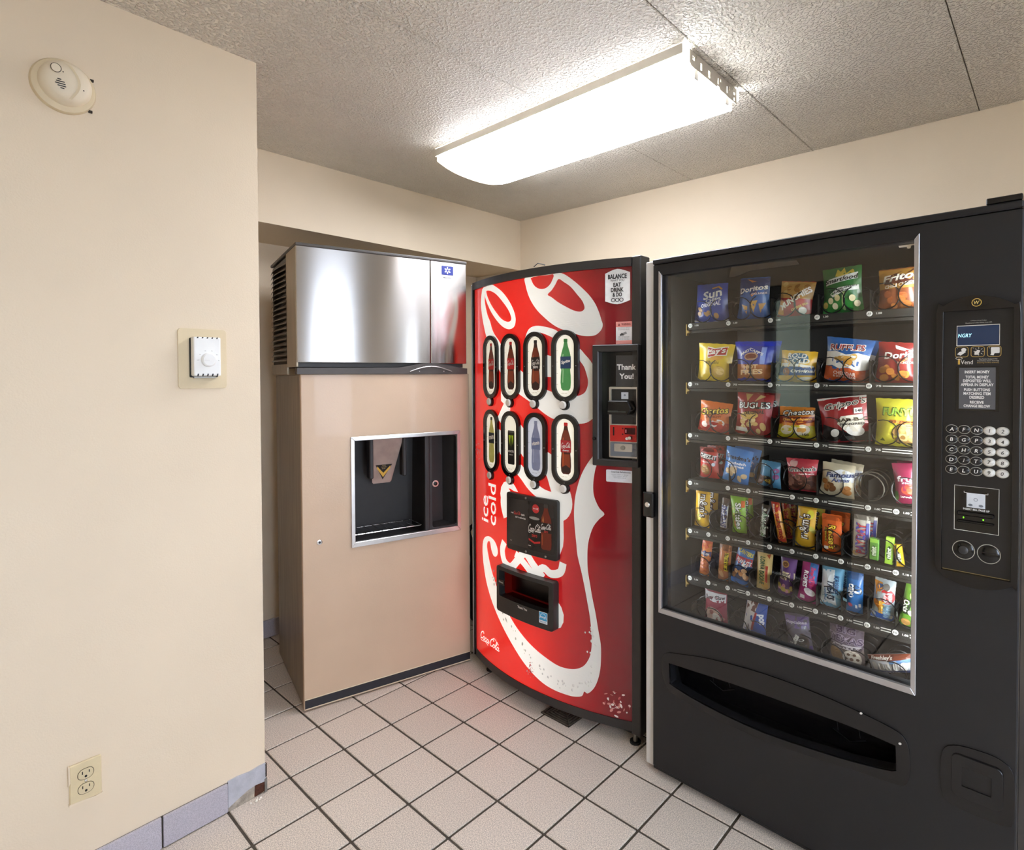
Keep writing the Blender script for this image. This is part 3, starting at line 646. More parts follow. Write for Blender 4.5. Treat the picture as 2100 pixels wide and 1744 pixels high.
# frame
def curved_bar(name, x0, x1, z0, z1, y0, y1, m=FRM, par=None, n=20, bev=.003):
    b = MB(); X = [x0+(x1-x0)*k/n for k in range(n+1)]
    a = [b.pts([(x, y, z) for x in X]) for y, z in ((y0, z0), (y0, z1), (y1, z1), (y1, z0))]
    for k in range(n):
        for q in range(4): A, B_ = a[q], a[(q+1) % 4]; b.face((A[k], A[k+1], B_[k+1], B_[k]))
    b.face([q[0] for q in a]); b.face([q[-1] for q in a][::-1])
    return b.build(name, m, par or r, warp=AW, bevel=0)
curved_bar('top_rail', .008, .893, 1.790, 1.823, -.010, .03)
curved_bar('bottom_rail', .004, .905, .046, .080, -.004, .05)
MB().box(.0, .006, -.010, .05, .05, 1.815).build('left_edge_strip', mat('satin_strip', 'a9a9ab', .3, metal=1., vary=(30, .04)), r, bevel=.002)
MB().box(.006, .019, -.004, .05, .05, 1.80).build('left_shadow_strip', BLACKG, r)
MB().box(.893, .932, -.004, .06, .036, 1.826).build('right_post', FRM, r, bevel=.003)
b = MB(); X = [.0+.93*k/20 for k in range(21)]
b.box(.002, .928, .06, .86, .05, 1.80); b.build('cabinet', mat('grey_cabinet', '4c4a48', .5, vary=(10, .08)), r, bevel=.004)
b = MB(); i = b.pts([(x, 0, 1.80) for x in X]); j = b.pts([(x, .07-arc(min(x, .905)), 1.80) for x in X])
for k in range(20): b.face((i[k], i[k+1], j[k+1], j[k]))
b.build('top_deck', FRM, r, warp=AW)
b = MB(); b.box(.03, .90, .02, .10, .02, .05); b.build('base_channel', RUB, r)
for x, y in ((.105, .01), (.90, .01), (.08, .78), (.88, .78)):
    lg = MB().tube([(x, y, .004), (x, y, .055)], .009, 8).build('levelling_leg', STEELD, r)
    MB().tube([(x, y, 0), (x, y, .008)], .021, 10).build('foot_pad', RUB, lg)
MB().tube([(.49, -.1, 1.826), (.51, -.098, 1.838), (.53, -.09, 1.832), (.54, -.088, 1.828)], .002, 5).build('loose_wire', RUB, r)
# selection windows
COLA, COLR, GLS = ink('3a150c'), ink('c9211f'), ink('8d3a1c')
def bottle(par, cx, cz, h, body, label, cap, neck, lt, lt2, kind):
    """print of a bottle or can on the window card"""
    k = h
    if kind == 'can':
        decal('printed_can', rrect(cx-.022, cx+.022, cz-.40*k, cz+.24*k, .006), ink('141613'), par, af, .0036)
        decal('can_rim', rrect(cx-.021, cx+.021, cz+.205*k, cz+.245*k, .003), ink('55564f'), par, af, .0038)
        for dx in (-.011, 0, .011): decal('claw_mark', [(cx+dx-.005, cz+.15*k), (cx+dx+.004, cz+.16*k), (cx+dx+.003, cz+.05*k), (cx+dx, cz-.08*k+abs(dx)), (cx+dx-.002, cz+.06*k)], ink('b6dc2a'), par, af, .0040)
        text('MONSTER', cx, cz-.15*k, .036, .010, ink('e8e8e2'), par, af, .0040, bold=.03); text('ENERGY', cx, cz-.215*k, .026, .005, ink('e8e8e2'), par, af, .0040)
        return
    half = [(.0065, .46), (.0075, .40), (.010, .34), (.019, .22), (.0235, .13), (.0235, .0), (.020, -.08), (.0225, -.18), (.0235, -.30), (.021, -.40), (.013, -.44)]
    decal('printed_bottle', [(cx-x, cz+z*k) for x, z in half]+[(cx+x, cz+z*k) for x, z in half[::-1]], ink(body), par, af, .0036)
    hl = [(-.013, .2), (-.017, .12), (-.016, -.02), (-.014, -.1), (-.016, -.3), (-.011, -.3), (-.009, -.1), (-.011, .0), (-.011, .12), (-.009, .2)]
    decal('printed_sheen', [(cx+x, cz+z*k) for x, z in hl], ink(neck), par, af, .0038)
    if lt == 'script':
        decal('printed_shoulder', [(cx-.009, cz+.33*k), (cx+.009, cz+.33*k), (cx+.019, cz+.20*k), (cx+.0195, cz+.16*k), (cx-.0195, cz+.16*k), (cx-.019, cz+.20*k)], ink('7d3418'), par, af, .0037)
        decal('printed_glow', [(cx-.017, cz-.09*k), (cx+.017, cz-.09*k), (cx+.019, cz-.20*k), (cx+.018, cz-.34*k), (cx-.018, cz-.34*k), (cx-.019, cz-.20*k)], ink('8c3a1b'), par, af, .0037)
        decal('printed_base', [(cx-.019, cz-.33*k), (cx, cz-.28*k), (cx+.019, cz-.33*k), (cx+.017, cz-.41*k), (cx-.017, cz-.41*k)], ink('2c110b'), par, af, .0039)
    decal('printed_cap', rrect(cx-.0085, cx+.0085, cz+.405*k, cz+.465*k, .002), ink(cap), par, af, .0040)
    decal('printed_label', rect(cx-.0235, cx+.0235, cz-.055*k, cz+.155*k), ink(label), par, af, .0042)
    if lt == 'script': script_logo(cx, cz+.065*k, .040, .026, ink('f3efe8'), par, af, .0046)
    elif lt: text(lt, cx, cz+.06*k, .040, .016, ink('f3efe8'), par, af, .0046, bold=.03, shear=.2, rot=12)
    if lt2: text(lt2, cx, cz-.025*k, .028, .010, ink('f3efe8'), par, af, .0046, bold=.03)
CARD = mat('backlit_card', 'e9e7da', .4, vary=(30, .03), emit=('efe9d6', .28)); CARD2 = mat('backlit_card_dim', 'c3c6cf', .4, vary=(30, .03), emit=('c8ccd8', .22))
items8 = [('4a190d', 'c9211f', 'c8161a', 'a4552c', 'script', None, ''), ('4a190d', 'c9211f', 'c8161a', 'a4552c', 'script', None, ''), ('3c150d', '1e1713', '1a1a1a', 'a4552c', 'script', 'zero', ''), ('4f9f58', '1f3f63', '2f7f3c', '9fd39a', 'Sprite', None, ''),
          ('d6d87a', '2a3438', '3a3f38', 'e9eaa6', 'mm', None, ''), ('', '', '', '', '', None, 'can'), ('8a93b4', '6f7ba2', '8f98b8', 'a9b1ca', 'vitamin', None, ''), ('4a190d', 'b5242b', 'c8161a', 'c0531f', 'script', 'cherry', '')]
for i, it in enumerate(items8):
    cx = .190+.148*(i % 4); cz = 1.423 if i < 4 else 1.093
    st = rrect(cx-.060, cx+.060, cz-.141, cz+.141, .0595, 8); inn = rrect(cx-.043, cx+.043, cz-.122, cz+.122, .0425, 8)
    b = MB(); b.prism(st, -.014, .002, holes=[inn]); w = b.build('selection_window', BLACKG, r, warp=AW, bevel=.004, seg=2)
    decal('window_card', rrect(cx-.0435, cx+.0435, cz-.1225, cz+.1225, .043, 8), CARD if i != 6 else CARD2, w, af, .003, .03)
    for k in range(4): decal('card_joint', rect(cx-.042, cx+.042, cz-.075+.045*k, cz-.0735+.045*k), ink('b9b7a8'), w, af, .0032)
    bottle(w, cx, cz+.002, .225, *it[:4], it[4], it[5], it[6])
    for q in (-.02, -.004, .012): text('20 fl oz' if q > 0 else '240', cx+q*.9+.004, cz-.108+(.006 if q > 0 else 0), .012, .003, ink('6a685f'), w, af, .0036, bold=0.)
    for dx, dz in ((-.052, .0), (.052, 0), (0, -.131)): MB().lathe([(.0005, -.0158), (.0018, -.0152), (.0022, -.014)], cx+dx, cz+dz, 8).build('screw', STEELD, w, warp=AW)
    bz = (1.2695 if i < 4 else .939)
    pb = MB().lathe([(.0005, -.020), (.0125, -.020), (.0155, -.017), (.0155, -.010)], cx-.006, bz, 20).build('push_button', mat('pale_button', 'd9d4cb', .35, vary=(30, .03)), r, warp=AW, smooth=True)
    MB().lathe([(.0152, -.013), (.0205, -.012), (.0215, -.008), (.0215, .0)], cx-.004, bz, 20).build('button_collar', BLACKG, pb, warp=AW, smooth=True)
# advertisement screen
SCR = MB().prism(rrect(.320, .604, .645, .888, .012), -.016, .002).build('advert_display', BLACK, r, warp=AW, bevel=.003, fine=.05)
decal('advert_poster', rrect(.334, .590, .668, .868, .010), ink('262423', .25), SCR, af, .0168, .05)
decal('advert_shade', rect(.334, .455, .668, .868), ink('2f2d2c', .25), SCR, af, .0171, .05)
decal('printed_can', rrect(.458, .520, .690, .800, .012), ink('121112'), SCR, af, .0174)
decal('printed_can_top', ell(.489, .802, .028, .006, 16), ink('9b9790'), SCR, af, .0177)
decal('printed_can_swoosh', [(.458, .716), (.489, .705), (.520, .712), (.520, .704), (.489, .697), (.458, .708)], ink('c02a2a'), SCR, af, .0177)
script_logo(.490, .760, .066, .040, ink('f2efe9'), SCR, af, .0180); text('zero', .490, .730, .030, .011, ink('c8322c'), SCR, af, .0180)
hb = [(.009, .865), (.010, .845), (.013, .835), (.024, .81), (.029, .78), (.026, .74), (.027, .71), (.025, .69), (.018, .683)]
decal('printed_bottle', [(.550-x, z) for x, z in hb]+[(.550+x, z) for x, z in hb[::-1]], ink('6b2413'), SCR, af, .0179)
decal('printed_label', rect(.522, .578, .752, .792), ink('1b1412'), SCR, af, .0183); script_logo(.550, .776, .050, .028, ink('f2efe9'), SCR, af, .0187); text('zero', .550, .757, .020, .008, ink('c8322c'), SCR, af, .0187)
decal('printed_cap', rrect(.540, .560, .852, .868, .002), ink('3c3a38'), SCR, af, .0183); decal('printed_highlight', [(.532, .80), (.536, .82), (.539, .80), (.536, .79)], ink('c07a40'), SCR, af, .0183); decal('printed_highlight', [(.530, .74), (.533, .745), (.533, .70), (.530, .70)], ink('b4532a'), SCR, af, .0183)
decal('try_badge', ell(.497, .842, .0185, .0185, 20), ink('c5292b'), SCR, af, .0182); text('try it!', .497, .842, .027, .011, ink('f2e6e2'), SCR, af, .0186)
text('real', .360, .806, .015, .008, ink('e8e6e0'), SCR, af, .0182); script_logo(.391, .808, .040, .017, ink('cf3029'), SCR, af, .0182); text('taste', .425, .806, .020, .008, ink('e8e6e0'), SCR, af, .0182); text('zero calories', .410, .792, .062, .008, ink('e8e6e0'), SCR, af, .0182)
decal('poster_edge', rect(.345, .47, .6845, .6865), ink('c9c7c2'), SCR, af, .0176)
for x, z in ((.44, .878), (.44, .655), (.545, .655)): MB().lathe([(.0005, -.019), (.004, -.0185), (.005, -.016)], x, z, 10).build('bolt', STEELD, SCR, warp=AW)
# delivery port
PRT = MB().prism(rrect(.266, .597, .366, .563, .012), -.034, .002, holes=[rrect(.284, .574, .435, .546, .008)]).build('delivery_port', BLACK, r, warp=AW, bevel=.004, fine=.06)
b = MB(); b.prism(rect(.284, .574, .435, .546), .045, .05); b.quad((.284, -.03, .435), (.574, -.03, .435), (.574, .05, .425), (.284, .05, .425)); b.quad((.284, .05, .546), (.574, .05, .546), (.574, -.03, .546), (.284, -.03, .546))
b.build('port_well', ink('050505', .3), PRT, warp=AW)
MB().prism(rrect(.282, .325, .487, .508, .003), -.038, -.034).build('change_tag', BLACKG, PRT, warp=AW); text('Change', .304, .4975, .03, .008, ink('dcdad4'), PRT, af, .0386)
text('Thank You', .435, .422, .055, .010, ink('d7d5cf'), PRT, af, .0346, bold=.03)
decal('efficiency_sticker', rrect(.527, .569, .390, .436, .002), ink('e6eef2'), PRT, af, .0346); decal('efficiency_blue', rect(.529, .567, .402, .434), ink('2f9fd0'), PRT, af, .0350); V, F = stroke_tris(curve([(.532, .410), (.537, .424), (.548, .430), (.560, .424), (.564, .410)], 4, False), .002); lay('efficiency_arc', V, F, ink('e6eef2'), PRT, af, .0354); text('energy', .548, .414, .026, .009, ink('f0f6f8'), PRT, af, .0354, shear=.2); text('ENERGY STAR', .548, .396, .034, .005, ink('2f7fa8'), PRT, af, .0350)
# printed words on the sheet
text('ice', .123, .776, .122, .062, WHT, panel, af, .0016, bold=.01, rot=90); text('cold', .190, .806, .186, .064, WHT, panel, af, .0016, bold=.01, rot=90)
script_logo(.158, .175, .172, .055, WHT, panel, af, .0016)
# stickers
bal = curve([(.796, 1.665), (.841, 1.652), (.886, 1.665)], 4, False)+curve([(.886, 1.769), (.841, 1.784), (.796, 1.769)], 4, False)
ST_ = decal('balance_sticker', bal, ink('eceeee'), r, af, .002)
for s, z, w, hh, q in (('BALANCE', 1.756, .068, .018, .035), ('WHAT YOU', 1.741, .050, .008, 0), ('EAT', 1.725, .028, .016, .035), ('DRINK', 1.706, .046, .016, .035), ('& DO', 1.688, .034, .016, .035)): text(s, .841, z, w, hh, ink('202022'), ST_, af, .0026, bold=q)
for k in range(3):
    V, F = stroke_tris(ell(.826+.015*k, 1.668, .0065, .0065, 14)+[ell(.826+.015*k, 1.668, .0065, .0065, 14)[0]], .0024); lay('sticker_ring', V, F, ink('202022'), ST_, af, .0026)
WS = decal('warning_sticker', rect(.836, .893, 1.502, 1.586), ink('e9e6e6'), r, af, .002)
decal('warning_band', rect(.836, .893, 1.566, 1.586), ink('e79a92'), WS, af, .0024); decal('warning_band', rect(.836, .893, 1.502, 1.516), ink('e79a92'), WS, af, .0024)
text('WARNING', .872, 1.576, .032, .009, ink('7c2a26'), WS, af, .0028); decal('warning_sign', [(.843, 1.571), (.852, 1.571), (.8475, 1.580)], ink('7c2a26'), WS, af, .0028)
for k, z in enumerate((1.562, 1.556, 1.529, 1.524, 1.519)): text('DO NOT ROCK OR TILT' if k < 2 else 'TIPPING MAY CAUSE INJURY', .8645, z, .04, .0036, ink('4a4646'), WS, af, .0028, bold=0.)
decal('warning_figure', [(.856, 1.541), (.872, 1.549), (.876, 1.541), (.860, 1.534)], ink('8b8888'), WS, af, .0028); decal('warning_figure', [(.850, 1.537), (.858, 1.545), (.861, 1.541), (.866, 1.535), (.851, 1.533)], ink('3c3a3a'), WS, af, .0029)
RS = decal('address_sticker', rrect(.799, .895, .982, 1.028, .004), ink('dfe1e6'), r, af, .002)
text('Coca-Cola Refreshments', .853, 1.021, .070, .006, ink('2c2d33'), RS, af, .0026)
for k in range(3): text('PLEASE CONTACT  800-000', .850, 1.011-.006*k, .06-.008*k, .003, ink('6b6d74'), RS, af, .0026, bold=0.)
# coin and note column: bezel, recess, validator
BZ = MB().prism(rect(.762, .932, 1.045, 1.500), -.030, .002, holes=[rect(.786, .9285, 1.070, 1.474)]).build('coin_bezel', FRM, r, fine=.025, warp=AW, bevel=.003)
b = MB(); b.prism(rect(.784, .931, 1.068, 1.476), -.006, -.0045); b.build('recess_back', BLACKG, BZ, fine=.025, warp=AW)
TP = MB().prism(rect(.840, .922, 1.345, 1.460), -.010, -.005).build('thanks_panel', mat('slate_panel', '3b3b3c', .35, vary=(30, .05)), r, fine=.025, warp=AW)
text('Thank', .878, 1.416, .068, .021, ink('f2f2f0'), TP, af, .0108, bold=.03); text('You!', .878, 1.382, .050, .021, ink('f2f2f0'), TP, af, .0108, bold=.03)
SV = MB().prism(rrect(.817, .923, 1.077, 1.342, .004), -.014, -.005, holes=[rect(.825, .916, 1.203, 1.334)]).build('validator_plate', TRIM, r, fine=.025, warp=AW)
MB().prism(rect(.825, .916, 1.203, 1.334), -.009, -.005).build('note_face', BLACK, SV, fine=.025, warp=AW)
MB().prism([(.826, 1.240), (.902, 1.240), (.914, 1.262), (.902, 1.292), (.830, 1.292)], -.048, -.006).build('note_mouth', BLACKG, SV, warp=AW, bevel=.004)
decal('note_slot', rect(.832, .895, 1.249, 1.255), ink('3a3d36'), SV, af, .0486)
decal('note_picture', rect(.859, .884, 1.297, 1.322), ink('d3d8de'), SV, af, .0096); decal('note_seal', ell(.8715, 1.311, .004, .004, 10), ink('8d949c'), SV, af, .0100)
MB().prism(rrect(.822, .918, 1.138, 1.199, .003), -.0165, -.006).build('coin_plate', mat('red_coin_plate', 'c0201c', .35, vary=(30, .05)), SV, fine=.025, warp=AW)
decal('coin_slot', rect(.833, .838, 1.160, 1.192), ink('140a0a'), SV, af, .0172); decal('price_window', rect(.875, .913, 1.166, 1.190), ink('3a0c10', .2), SV, af, .0172); text('1E C0', .894, 1.178, .03, .012, mat('red_led', 'ff9a9a', .4, emit=('ff8080', 1.2)), SV, af, .0178, bold=0.)
for z in (1.187, 1.166): decal('indicator', ell(.868, z, .003, .003, 10), ink('4a0d0c'), SV, af, .0172)
MB().lathe([(.0005, -.026), (.006, -.026), (.008, -.022), (.0085, -.015)], .896, 1.153, 14).build('coin_return', CHROME, SV, warp=AW, smooth=True); MB().lathe([(.0005, -.021), (.005, -.021), (.005, -.015)], .884, 1.150, 12).build('return_stud', WHITEP, SV, warp=AW)
MB().prism(rrect(.823, .919, 1.083, 1.135, .003), -.0165, -.006).build('lock_plate', mat('slate_blue_plate', '6e737c', .4, vary=(30, .05)), SV, fine=.025, warp=AW)
MB().prism(rrect(.839, .902, 1.101, 1.130, .002), -.020, -.015).build('lock_bar', ALU, SV, fine=.025, warp=AW); MB().lathe([(.0005, -.023), (.008, -.023), (.0085, -.019)], .8705, 1.1155, 16).build('lock_cylinder', STEELD, SV, warp=AW)
MB().lathe([(.0005, -.038), (.005, -.037), (.007, -.032), (.007, -.028)], .772, 1.147, 12).build('bezel_bolt', BLACKG, BZ, warp=AW, smooth=True)

# ================================================================ snack machine
SA = math.radians(-91.2)
r = empty('snack_vending_machine', (.857, -1.122, 0), SA, 'tall black snack vending machine with big glass front and side keypad', 'vending machine')
SNK = r
BLK = mat('textured_black_steel', '141417', .50, vary=(14, .07), bump=(700, .25, .0008))
BLK2 = mat('moulded_black', '0e0e10', .24, vary=(14, .08), bump=(500, .12, .0005))
INN = mat('cabinet_liner', '3a3733', .45, vary=(6, .12))
gx0, gx1, gz0, gz1 = .036, .762, .590, 1.724
binop = curve([(.066, .412), (.30, .425), (.60, .432), (.728, .427)], 3, False)+curve([(.730, .365), (.72, .356), (.643, .340), (.541, .326), (.389, .312), (.261, .315), (.145, .326), (.068, .342)], 2, False)
MB().prism(rect(0, .968, .03, 1.762), 0, .04, holes=[rect(gx0, gx1, gz0, gz1), binop]).build('door', BLK, r, bevel=.0025)
MB().box(0, .968, -.004, .05, 1.763, 1.780).build('door_top_rail', BLK, r, bevel=.003)
MB().box(.002, .966, .002, .05, .022, .0295).build('door_bottom_lip', BLK, r)
MB().box(-.036, -.001, .012, .06, .018, 1.778).build('hinge_edge', mat('pale_grey_edge', 'd4d2cf', .4, vary=(10, .03)), r, bevel=.003)
b = MB()
b.box(-.034, -.004, .06, .86, .03, 1.77); b.box(.94, .968, .06, .86, .03, 1.77); b.box(-.004, .94, .82, .86, .03, 1.77); b.box(-.004, .94, .06, .82, 1.742, 1.77); b.box(-.004, .94, .06, .82, .03, .06)
b.build('cabinet', BLK, r)
for x, y in ((.02, .10), (.9, .10), (.02, .78), (.9, .78)): MB().tube([(x, y, 0), (x, y, .034)], .02, 10).build('foot', RUB, r)
b = MB()   # liner of the product bay
b.box(-.004, .002, .041, .70, .30, 1.742); b.box(.790, .800, .041, .70, .30, 1.742); b.box(.002, .79, .66, .70, .30, 1.742); b.box(.002, .79, .041, .66, .478, .49)
b.build('bay_liner', INN, r)
MB().box(.805, .93, .05, .6, .25, 1.70).build('control_box', INN, r)
MB().box(.90, .966, .0, .12, 1.781, 1.796).build('top_bracket', BLK2, r, bevel=.002)
MB().box(.0335, .0355, .018, .058, .56, 1.735).build('fill_tube_screen', BLK2, r)  # added screen that hides the left fill tube from the camera
MB().tube([(.018, .064, .62), (.018, .064, 1.62)], .010, 10).build('lamp_fill_tube', mat('bay_fill', 'ffffff', .3, emit=((.95, 1., 1.05), 11.)), r, smooth=True)  # added fill tube, kept out of sight, brightening the left-hand packets
lt = MB().box(.768, .792, .042, .046, .60, 1.70).build('lamp_reflector', WHITEP, r)
MB().tube([(.780, .060, .62), (.780, .060, 1.68)], .013, 10).build('lamp_fill_tube', mat('bay_lamp', 'ffffff', .3, emit=((.95, 1., 1.05), 13.)), r, smooth=True)
PN = glass('display_glass', (.95, .96, .95), 1.3)
MB().box(gx0, gx1, .012, .017, gz0, gz1).build('glass_pane', PN, r)
# trim round the glass
TR = mat('pale_alloy_trim', 'c2c2c4', .3, metal=.85, vary=(30, .03))
o0, o1, oz0, oz1 = .0255, .7705, .574, 1.738
MB().prism([(o0, oz1), (o0, oz0), (o0+.011, oz0+.017), (o0+.011, oz1-.014)], -.007, .004).build('glass_trim', TR, r, bevel=.001)
MB().prism([(o1, oz1), (o1-.011, oz1-.014), (o1-.011, oz0+.017), (o1, oz0)], -.007, .004).build('glass_trim', TR, r, bevel=.001)
MB().prism([(o0, oz0), (o1, oz0), (o1-.011, oz0+.017), (o0+.011, oz0+.017)], -.007, .004).build('glass_trim', TR, r, bevel=.001)
MB().prism([(o0, oz1), (o0+.011, oz1-.014), (o1-.011, oz1-.014), (o1, oz1)], -.003, .004).build('glass_trim', BLK, r)
tp = glass('clear_tape', (.80, .82, .84), 2.2)
MB().prism([(.275, 1.722), (.470, 1.714), (.478, 1.702), (.33, 1.702), (.305, 1.694), (.285, 1.690), (.268, 1.690)], .0105, .0118).build('tape_strip', tp, r)
MB().prism([(.722, 1.716), (.757, 1.716), (.757, 1.713), (.750, 1.713), (.748, 1.706), (.742, 1.706), (.740, 1.711), (.724, 1.711)], .0105, .0118).build('tape_scrap', ink('d6cdbb'), r)
# door latch on the left edge
l = MB().box(-.028, .013, -.022, .0, .898, .984).build('latch', BLACKG, r, bevel=.004)
MB().lathe([(.0005, -.026), (.008, -.0255), (.0095, -.024), (.0095, -.02)], -.008, .942, 16).build('lock_cylinder', CHROME, l, smooth=True)
# delivery bin
rim = curve([(.042, .36), (.038, .417), (.056, .443), (.10, .455), (.216, .477), (.388, .491), (.540, .489), (.642, .480), (.721, .468), (.748, .453), (.758, .425), (.760, .373), (.752, .338), (.728, .326), (.643, .318), (.541, .305), (.389, .290), (.261, .292), (.145, .303), (.07, .318)], 3)
BN = MB().prism(rim, -.005, .004, holes=[binop]).build('bin_surround', BLK2, r, bevel=.002)
fp = MB()
n = 10; A = fp.pts([(.05+.70*k/n, .032, .440) for k in range(n+1)]); B_ = fp.pts([(.05+.70*k/n, .085, .305) for k in range(n+1)])
for k in range(n): fp.face((B_[k], B_[k+1], A[k+1], A[k]))
fl_ = fp.build('bin_flap', BLK2, r)
b = MB(); b.box(.05, .75, .035, .15, .29, .307); b.box(.04, .065, .041, .15, .29, .45); b.box(.731, .75, .041, .15, .29, .45); b.build('bin_tray', ink('0b0b0c'), BN)
ff = lambda x, z: .032+(.440-z)/.135*.053
for x in (.225, .603):
    for P, w in (([(x-.042, .374), (x, .350), (x+.042, .374)], .004), ([(x-.028, .410), (x-.028, .372)], .002), ([(x+.028, .412), (x+.028, .374)], .002), ([(x-.028, .410), (x+.028, .412)], .002)):
        V, F = stroke_tris(P, w); lay('push_arrow', V, F, mat('arrow_emboss', '141416', .3, vary=(20, .05)), fl_, ff, .0015)
for x, z in ((.648, .479), (.738, .437)): decal('paint_chip', ell(x, z, .004, .003, 7, .6), ink('d9d5cc'), BN, None, .0056)
# change cup
CC = MB().prism(curve([(.826, .36), (.826, .452), (.85, .482), (.90, .490), (.94, .486), (.963, .460), (.963, .36), (.945, .335), (.85, .335)], 4), -.004, .004).build('change_cup', BLK2, r, bevel=.002)
MB().prism(rrect(.846, .944, .364, .466, .014), -.009, -.003, holes=[rect(.867, .9225, .393, .439)]).build('cup_bezel', BLK2, CC, bevel=.002)
MB().prism(rect(.867, .9225, .393, .439), -.0055, -.0035).build('cup_flap', ink('0f0f11'), CC)
# selection panel
kp = curve([(.808, .95), (.807, 1.25), (.808, 1.535), (.822, 1.552), (.850, 1.567), (.886, 1.572), (.925, 1.563), (.956, 1.545), (.966, 1.525), (.967, 1.25), (.966, .92), (.956, .900), (.925, .884), (.885, .878), (.845, .886), (.818, .902)], 3)
KP = MB().prism(kp, -.012, .004, holes=[rect(.822, .953, .910, 1.537)]).build('selection_panel', BLK2, r, bevel=.004, seg=2)
b = MB(); b.prism(rect(.820, .955, .908, 1.539), -.004, -.001); KB = b.build('panel_face', mat('satin_black', '121214', .38, vary=(30, .06)), r)
decal('gold_rule', rect(.824, .951, .911, .9125), ink('8d7a4c'), KB, None, .0046)
MB().prism(ell(.884, 1.5535, .024, .010, 20), -.0135, -.011).build('emblem_boss', BLACKG, KP)
V, F = stroke_tris(ell(.886, 1.5545, .0088, .0088, 24)+[ell(.886, 1.5545, .0088, .0088, 24)[0]], .0014); lay('emblem_ring', V, F, ink('d8b45c'), KP, None, .0142)
text('W', .886, 1.5545, .011, .008, ink('e4c878'), KP, None, .0144, bold=.01, shear=.15)
text('A Wittern Group Product', .889, 1.5125, .030, .003, ink('c9c7c2'), KB, None, .0046, bold=0.); text('Manufactured in Des Moines, Iowa USA', .889, 1.5075, .05, .003, ink('c9c7c2'), KB, None, .0046, bold=0.)
V, F = stroke_tris([(.848, 1.4545), (.928, 1.4545), (.928, 1.5015), (.848, 1.5015), (.848, 1.4540)], .002); lay('display_border', V, F, ink('cfcdc6'), KB, None, .0048)
decal('message_display', rect(.849, .927, 1.4555, 1.5005), mat('vfd_display', '16202f', .2, emit=('1a3358', .25)), KB, None, .0046)
text('NGRY', .8635, 1.4785, .026, .0085, mat('vfd_glow', '9fd8e6', .4, emit=('8fd6ea', 1.2)), KB, None, .0050, bold=.0, shear=.12)
for k in range(3):
    cx = .8575+.0305*k; q = rrect(cx-.0125, cx+.0125, 1.4275, 1.4515, .005); V, F = stroke_tris(q+[q[0]], .0012); lay('instruction_icon_border', V, F, ink('b99a56'), KB, None, .0046)
    text('123'[k], cx-.0085, 1.4478, None, .0025, ink('d5d3cc'), KB, None, .0046, bold=0.)
    if k == 0: decal('icon_hand', [(cx-.009, 1.434), (cx-.002, 1.431), (cx+.008, 1.439), (cx+.006, 1.442), (cx-.004, 1.440)], ink('dcdad6'), KB, None, .0046); decal('icon_coin', ell(cx+.004, 1.4445, .005, .0045, 12), ink('dcdad6'), KB, None, .0047)
    elif k == 1:
        decal('icon_hand', [(cx-.006, 1.432), (cx+.001, 1.432), (cx+.005, 1.442), (cx, 1.444), (cx-.006, 1.438)], ink('dcdad6'), KB, None, .0046)
        for a in range(0, 360, 45): V, F = stroke_tris([(cx+.002+.006*math.cos(math.radians(a)), 1.440+.006*math.sin(math.radians(a))), (cx+.002+.0095*math.cos(math.radians(a)), 1.440+.0095*math.sin(math.radians(a)))], .0010); lay('icon_ray', V, F, ink('dcdad6'), KB, None, .0047)
    else: decal('icon_cup', rrect(cx-.006, cx+.010, 1.435, 1.449, .002), ink('dcdad6'), KB, None, .0046); decal('icon_hand', [(cx-.007, 1.431), (cx-.001, 1.430), (cx+.001, 1.436), (cx-.005, 1.437)], ink('dcdad6'), KB, None, .0047)
text('i', .8525, 1.4165, .0045, .014, ink('d0a94e'), KB, None, .0046, bold=.04); V, F = stroke_tris(ell(.8525, 1.4245, .0065, .0028, 16)+[ell(.8525, 1.4245, .0065, .0028, 16)[0]], .0008); lay('eye_mark', V, F, ink('d8d6d0'), KB, None, .0047); text('Vend', .8675, 1.415, .023, .010, ink('e6e4de'), KB, None, .0046, bold=.0)
for k, s in enumerate(('This Machine Equipped With', 'iVend Delivery Sensor Technology', 'Ensuring Product Delivery')): text(s, .9075, 1.4215-.0042*k, .034+.006*(k > 0), .0032, ink('c9c7c2' if k < 2 else 'c0a060'), KB, None, .0046, bold=0.)
IP = MB().prism(rect(.847, .928, 1.299, 1.404), -.0055, -.004).build('instruction_bezel', BLACKG, r)
decal('instruction_card', rect(.853, .922, 1.304, 1.402), mat('grey_card', '55565a', .4, vary=(30, .04)), IP, None, .0060)
for s, z, w in (('INSERT MONEY', 1.3915, .047), ('TOTAL MONEY', 1.3795, .044), ('DEPOSITED WILL', 1.3705, .053), ('APPEAR IN DISPLAY', 1.3615, .062), ('PUSH BUTTONS', 1.3495, .049), ('MATCHING ITEM', 1.3405, .051), ('DESIRED', 1.3315, .028), ('RECEIVE', 1.320, .026), ('CHANGE BELOW', 1.311, .050)): text(s, .8875, z, w, .0068, ink('e9e9e6'), IP, None, .0066, bold=.03)
KEYS = ('AFN12', 'BGP34', 'CHR56', 'DJT78', 'ELU90')
kd, kl = mat('black_key', '1b1b1d', .3, vary=(30, .05)), mat('pale_key', 'd5d3cc', .35, vary=(30, .03))
